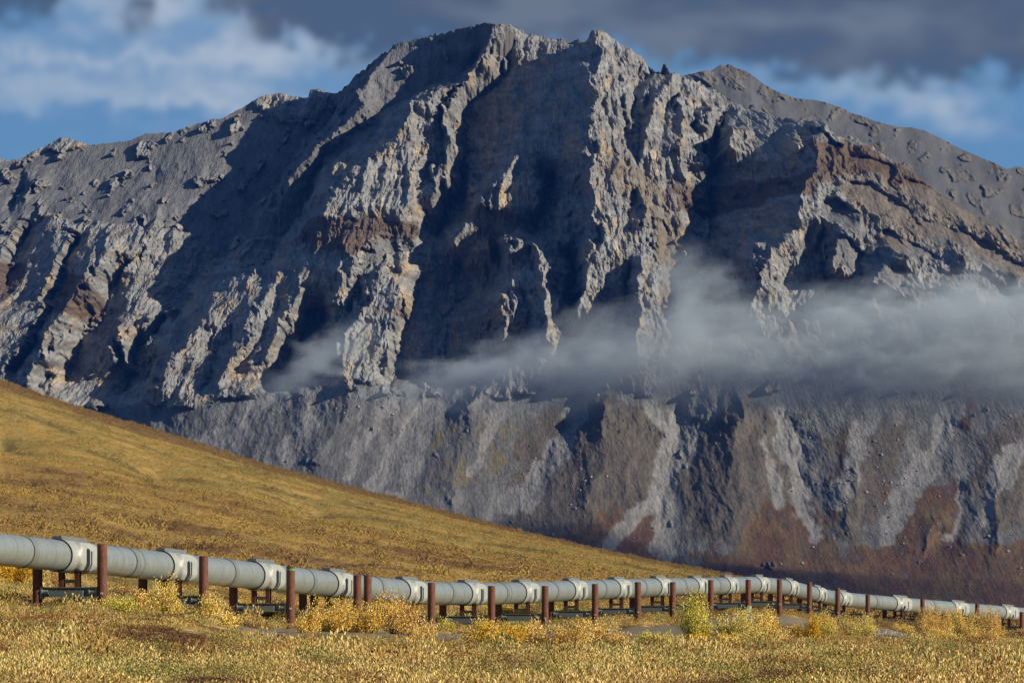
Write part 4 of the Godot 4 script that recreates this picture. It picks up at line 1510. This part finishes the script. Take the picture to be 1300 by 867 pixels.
func build_shrubs() -> void:
	var lm := leaf_material()
	var bark := paint(Color(0.075, 0.05, 0.04), 0.9, 0.2)
	var r := RandomNumberGenerator.new()
	r.seed = 19
	for spec in SHRUBS:
		var dist: float = spec[3]
		var x: float = (spec[2] - SIGHT_X) * dist / FOCAL
		var y := ground_at(x, dist)
		var o := thing(spec[0], Vector3(x, y, -dist), spec[1], "shrub")
		var wide: float = spec[4] * 1.15
		var high: float = spec[5] * 1.12
		var tints: Array = TINTS[spec[6]]
		var bare: float = spec[7]
		var st := tool()
		var verts := PackedVector3Array()
		var cols := PackedColorArray()
		var stems := int(26 + 24 * wide)
		var lobes := []
		for k in 3 + int(wide * 1.6):
			var la := r.randf() * TAU
			var lo := sqrt(r.randf()) * wide * 0.42
			lobes.append([cos(la) * lo, sin(la) * lo, r.randf_range(0.45, 1.0), r.randf_range(0.16, 0.3) * wide])
		lobes[0][2] = 1.0
		for k in stems:
			var lobe: Array = lobes[k % lobes.size()]
			var a := r.randf() * TAU
			var out := sqrt(r.randf())
			var root := Vector3(lobe[0], 0, lobe[1]) * 0.55 + Vector3(cos(a), 0, sin(a)) * out * 0.12
			var fall := 1.0 - 0.5 * out * out
			var tip := Vector3(lobe[0] + cos(a) * out * lobe[3], high * lobe[2] * fall * r.randf_range(0.6, 1.08), lobe[1] + sin(a) * out * lobe[3])
			tip += Vector3(r.randf_range(-0.15, 0.15), 0, r.randf_range(-0.15, 0.15))
			var dir := tip - root
			var len := dir.length()
			var nd := dir / len
			var basis := Basis(Quaternion(Vector3.UP, nd))
			rod(st, Transform3D(basis, root + dir * 0.5), 0.014, 0.005, len, 4)
			var leaves := int(len * 84.0)
			for q in leaves:
				var t := 1.0 - pow(r.randf(), 1.25) * 0.86
				var spread_ := 0.10 + 0.14 * t
				var p := root + dir * t + Vector3(r.randf_range(-1, 1), r.randf_range(-1, 1), r.randf_range(-1, 1)) * spread_
				if p.y < 0.02: continue
				if bare > 0.6 and t < 0.55 and r.randf() < bare * 0.8: continue
				var ld := (nd * 0.7 + Vector3(r.randf_range(-1, 1), r.randf_range(-0.4, 1), r.randf_range(-1, 1))).normalized()
				var ac := ld.cross(Vector3(r.randf_range(-1, 1), r.randf_range(-1, 1), r.randf_range(-1, 1))).normalized()
				var tc: Array = tints[r.randi() % tints.size()]
				var g := r.randf_range(0.9, 1.45)
				leaf(verts, cols, p, ld, ac, r.randf_range(0.07, 0.115), r.randf_range(0.032, 0.055), Color(tc[0] * g, tc[1] * g, tc[2] * g))
		part("foliage", leaf_mesh(verts, cols), lm, o)
		part("stems", st.commit(), bark, o)

func tuft(r: RandomNumberGenerator, leaves: int, length: float, upright: float, slim: float) -> ArrayMesh:
	var verts := PackedVector3Array()
	var cols := PackedColorArray()
	for k in leaves:
		var a := r.randf() * TAU
		var d := sqrt(r.randf()) * 0.5
		var p := Vector3(cos(a) * d, r.randf() * 0.75 * (1.0 - d), sin(a) * d)
		var ld := Vector3(r.randf_range(-1, 1), upright + r.randf(), r.randf_range(-1, 1)).normalized()
		var ac := ld.cross(Vector3(r.randf_range(-1, 1), r.randf_range(-0.5, 0.5), r.randf_range(-1, 1))).normalized()
		var g := r.randf_range(0.6, 1.0)
		leaf(verts, cols, p, ld, ac, length * r.randf_range(0.7, 1.3), length * slim * r.randf_range(0.75, 1.25), Color(g, g, g * r.randf_range(0.8, 1.0)))
	return leaf_mesh(verts, cols)

func scatter(called: String, label: String, m: ArrayMesh, mat: Material, near: float, far: float, count: int, lo: float, hi: float, r: RandomNumberGenerator, tall := 1.0, clumped := false) -> void:
	var where: Array[Transform3D] = []
	var tint := PackedColorArray()
	for k in count:
		var dist := sqrt(lerpf(near * near, far * far, r.randf()))
		var px := r.randf_range(-90.0, 1390.0)
		var x := (px - SIGHT_X) * dist / FOCAL
		if dist > 1505.0 and px > 1000.0: continue
		if road_depth(x, dist) > 0.6 + r.randf_range(-1.2, 0.8): continue
		if dist > 270.0 and dist < 360.0 and bank_depth(x, dist) > r.randf_range(0.0, 0.5): continue
		if clumped and t_soft.get_noise_2d(x * 5.0 + 60.0, dist * 2.0) < r.randf_range(-0.1, 0.15) + clampf((px - 500.0) / 2500.0, 0.0, 0.3): continue
		var s := r.randf_range(lo, hi)
		var verge := maxf(road_depth(x, dist + 10.0), maxf(road_depth(x, dist + 22.0), road_depth(x, dist + 32.0)))
		if dist < 345.0 and verge > 0.0: s *= 0.32
		var y := ground_at(x, dist) + hummock(x, dist)
		var patchy := t_soft.get_noise_2d(x * 6.0 + 500.0, dist * 2.6)
		where.append(Transform3D(Basis(Vector3.UP, r.randf() * TAU).scaled(Vector3(s, s * tall * clampf(0.9 + patchy * 1.3, 0.35, 1.7), s)), Vector3(x, y, -dist)))
		var c := tundra(x, dist, r.randf())
		var g := r.randf_range(0.9, 1.4) if dist < 340.0 else r.randf_range(0.98, 1.2)
		tint.append(Color(c.r * g, c.g * g, c.b * g))
	var mm := MultiMesh.new()
	mm.transform_format = MultiMesh.TRANSFORM_3D
	mm.use_colors = true
	mm.mesh = m
	mm.instance_count = where.size()
	for k in where.size():
		mm.set_instance_transform(k, where[k])
		mm.set_instance_color(k, tint[k])
	var o := MultiMeshInstance3D.new()
	o.name = numbered(called)
	o.multimesh = mm
	o.material_override = mat
	add_child(o)
	tag(o, label, "ground cover", "", "stuff")

func build_ground_cover() -> void:
	var lm := leaf_material()
	var r := RandomNumberGenerator.new()
	r.seed = 77
	scatter("dwarf_birch", "golden leaved dwarf shrubs covering the nearest tundra", tuft(r, 30, 0.17, 0.5, 0.36), lm, 68, 150, 46000, 0.22, 0.48, r)
	scatter("dwarf_willow", "upright straw tipped dwarf willow leaves in the foreground", tuft(r, 16, 0.22, 1.6, 0.24), lm, 68, 130, 14000, 0.18, 0.38, r, 1.3, true)
	scatter("tundra_plants", "low olive and gold plants on the level ground round the supports", tuft(r, 26, 0.17, 0.5, 0.4), lm, 145, 360, 120000, 0.22, 0.5, r)
	scatter("low_bushes", "scattered knee high golden bushes standing above the tundra plants", tuft(r, 110, 0.11, 0.7, 0.45), lm, 95, 340, 2600, 0.5, 1.15, r)
	scatter("slope_bushes", "scattered yellow and dark bushes on the broad slope", tuft(r, 60, 0.2, 0.5, 0.45), lm, 380, 1540, 9000, 1.0, 2.2, r, 0.7)
	scatter("crest_bushes", "low dark bushes along the crest of the broad slope", tuft(r, 50, 0.22, 0.5, 0.45), lm, 1420, 1515, 1600, 1.0, 2.6, r, 0.6)
	scatter("slope_plants", "brown and yellow plants covering the broad slope", tuft(r, 16, 0.28, 0.5, 0.4), lm, 340, 1560, 320000, 0.4, 0.9, r, 0.75)
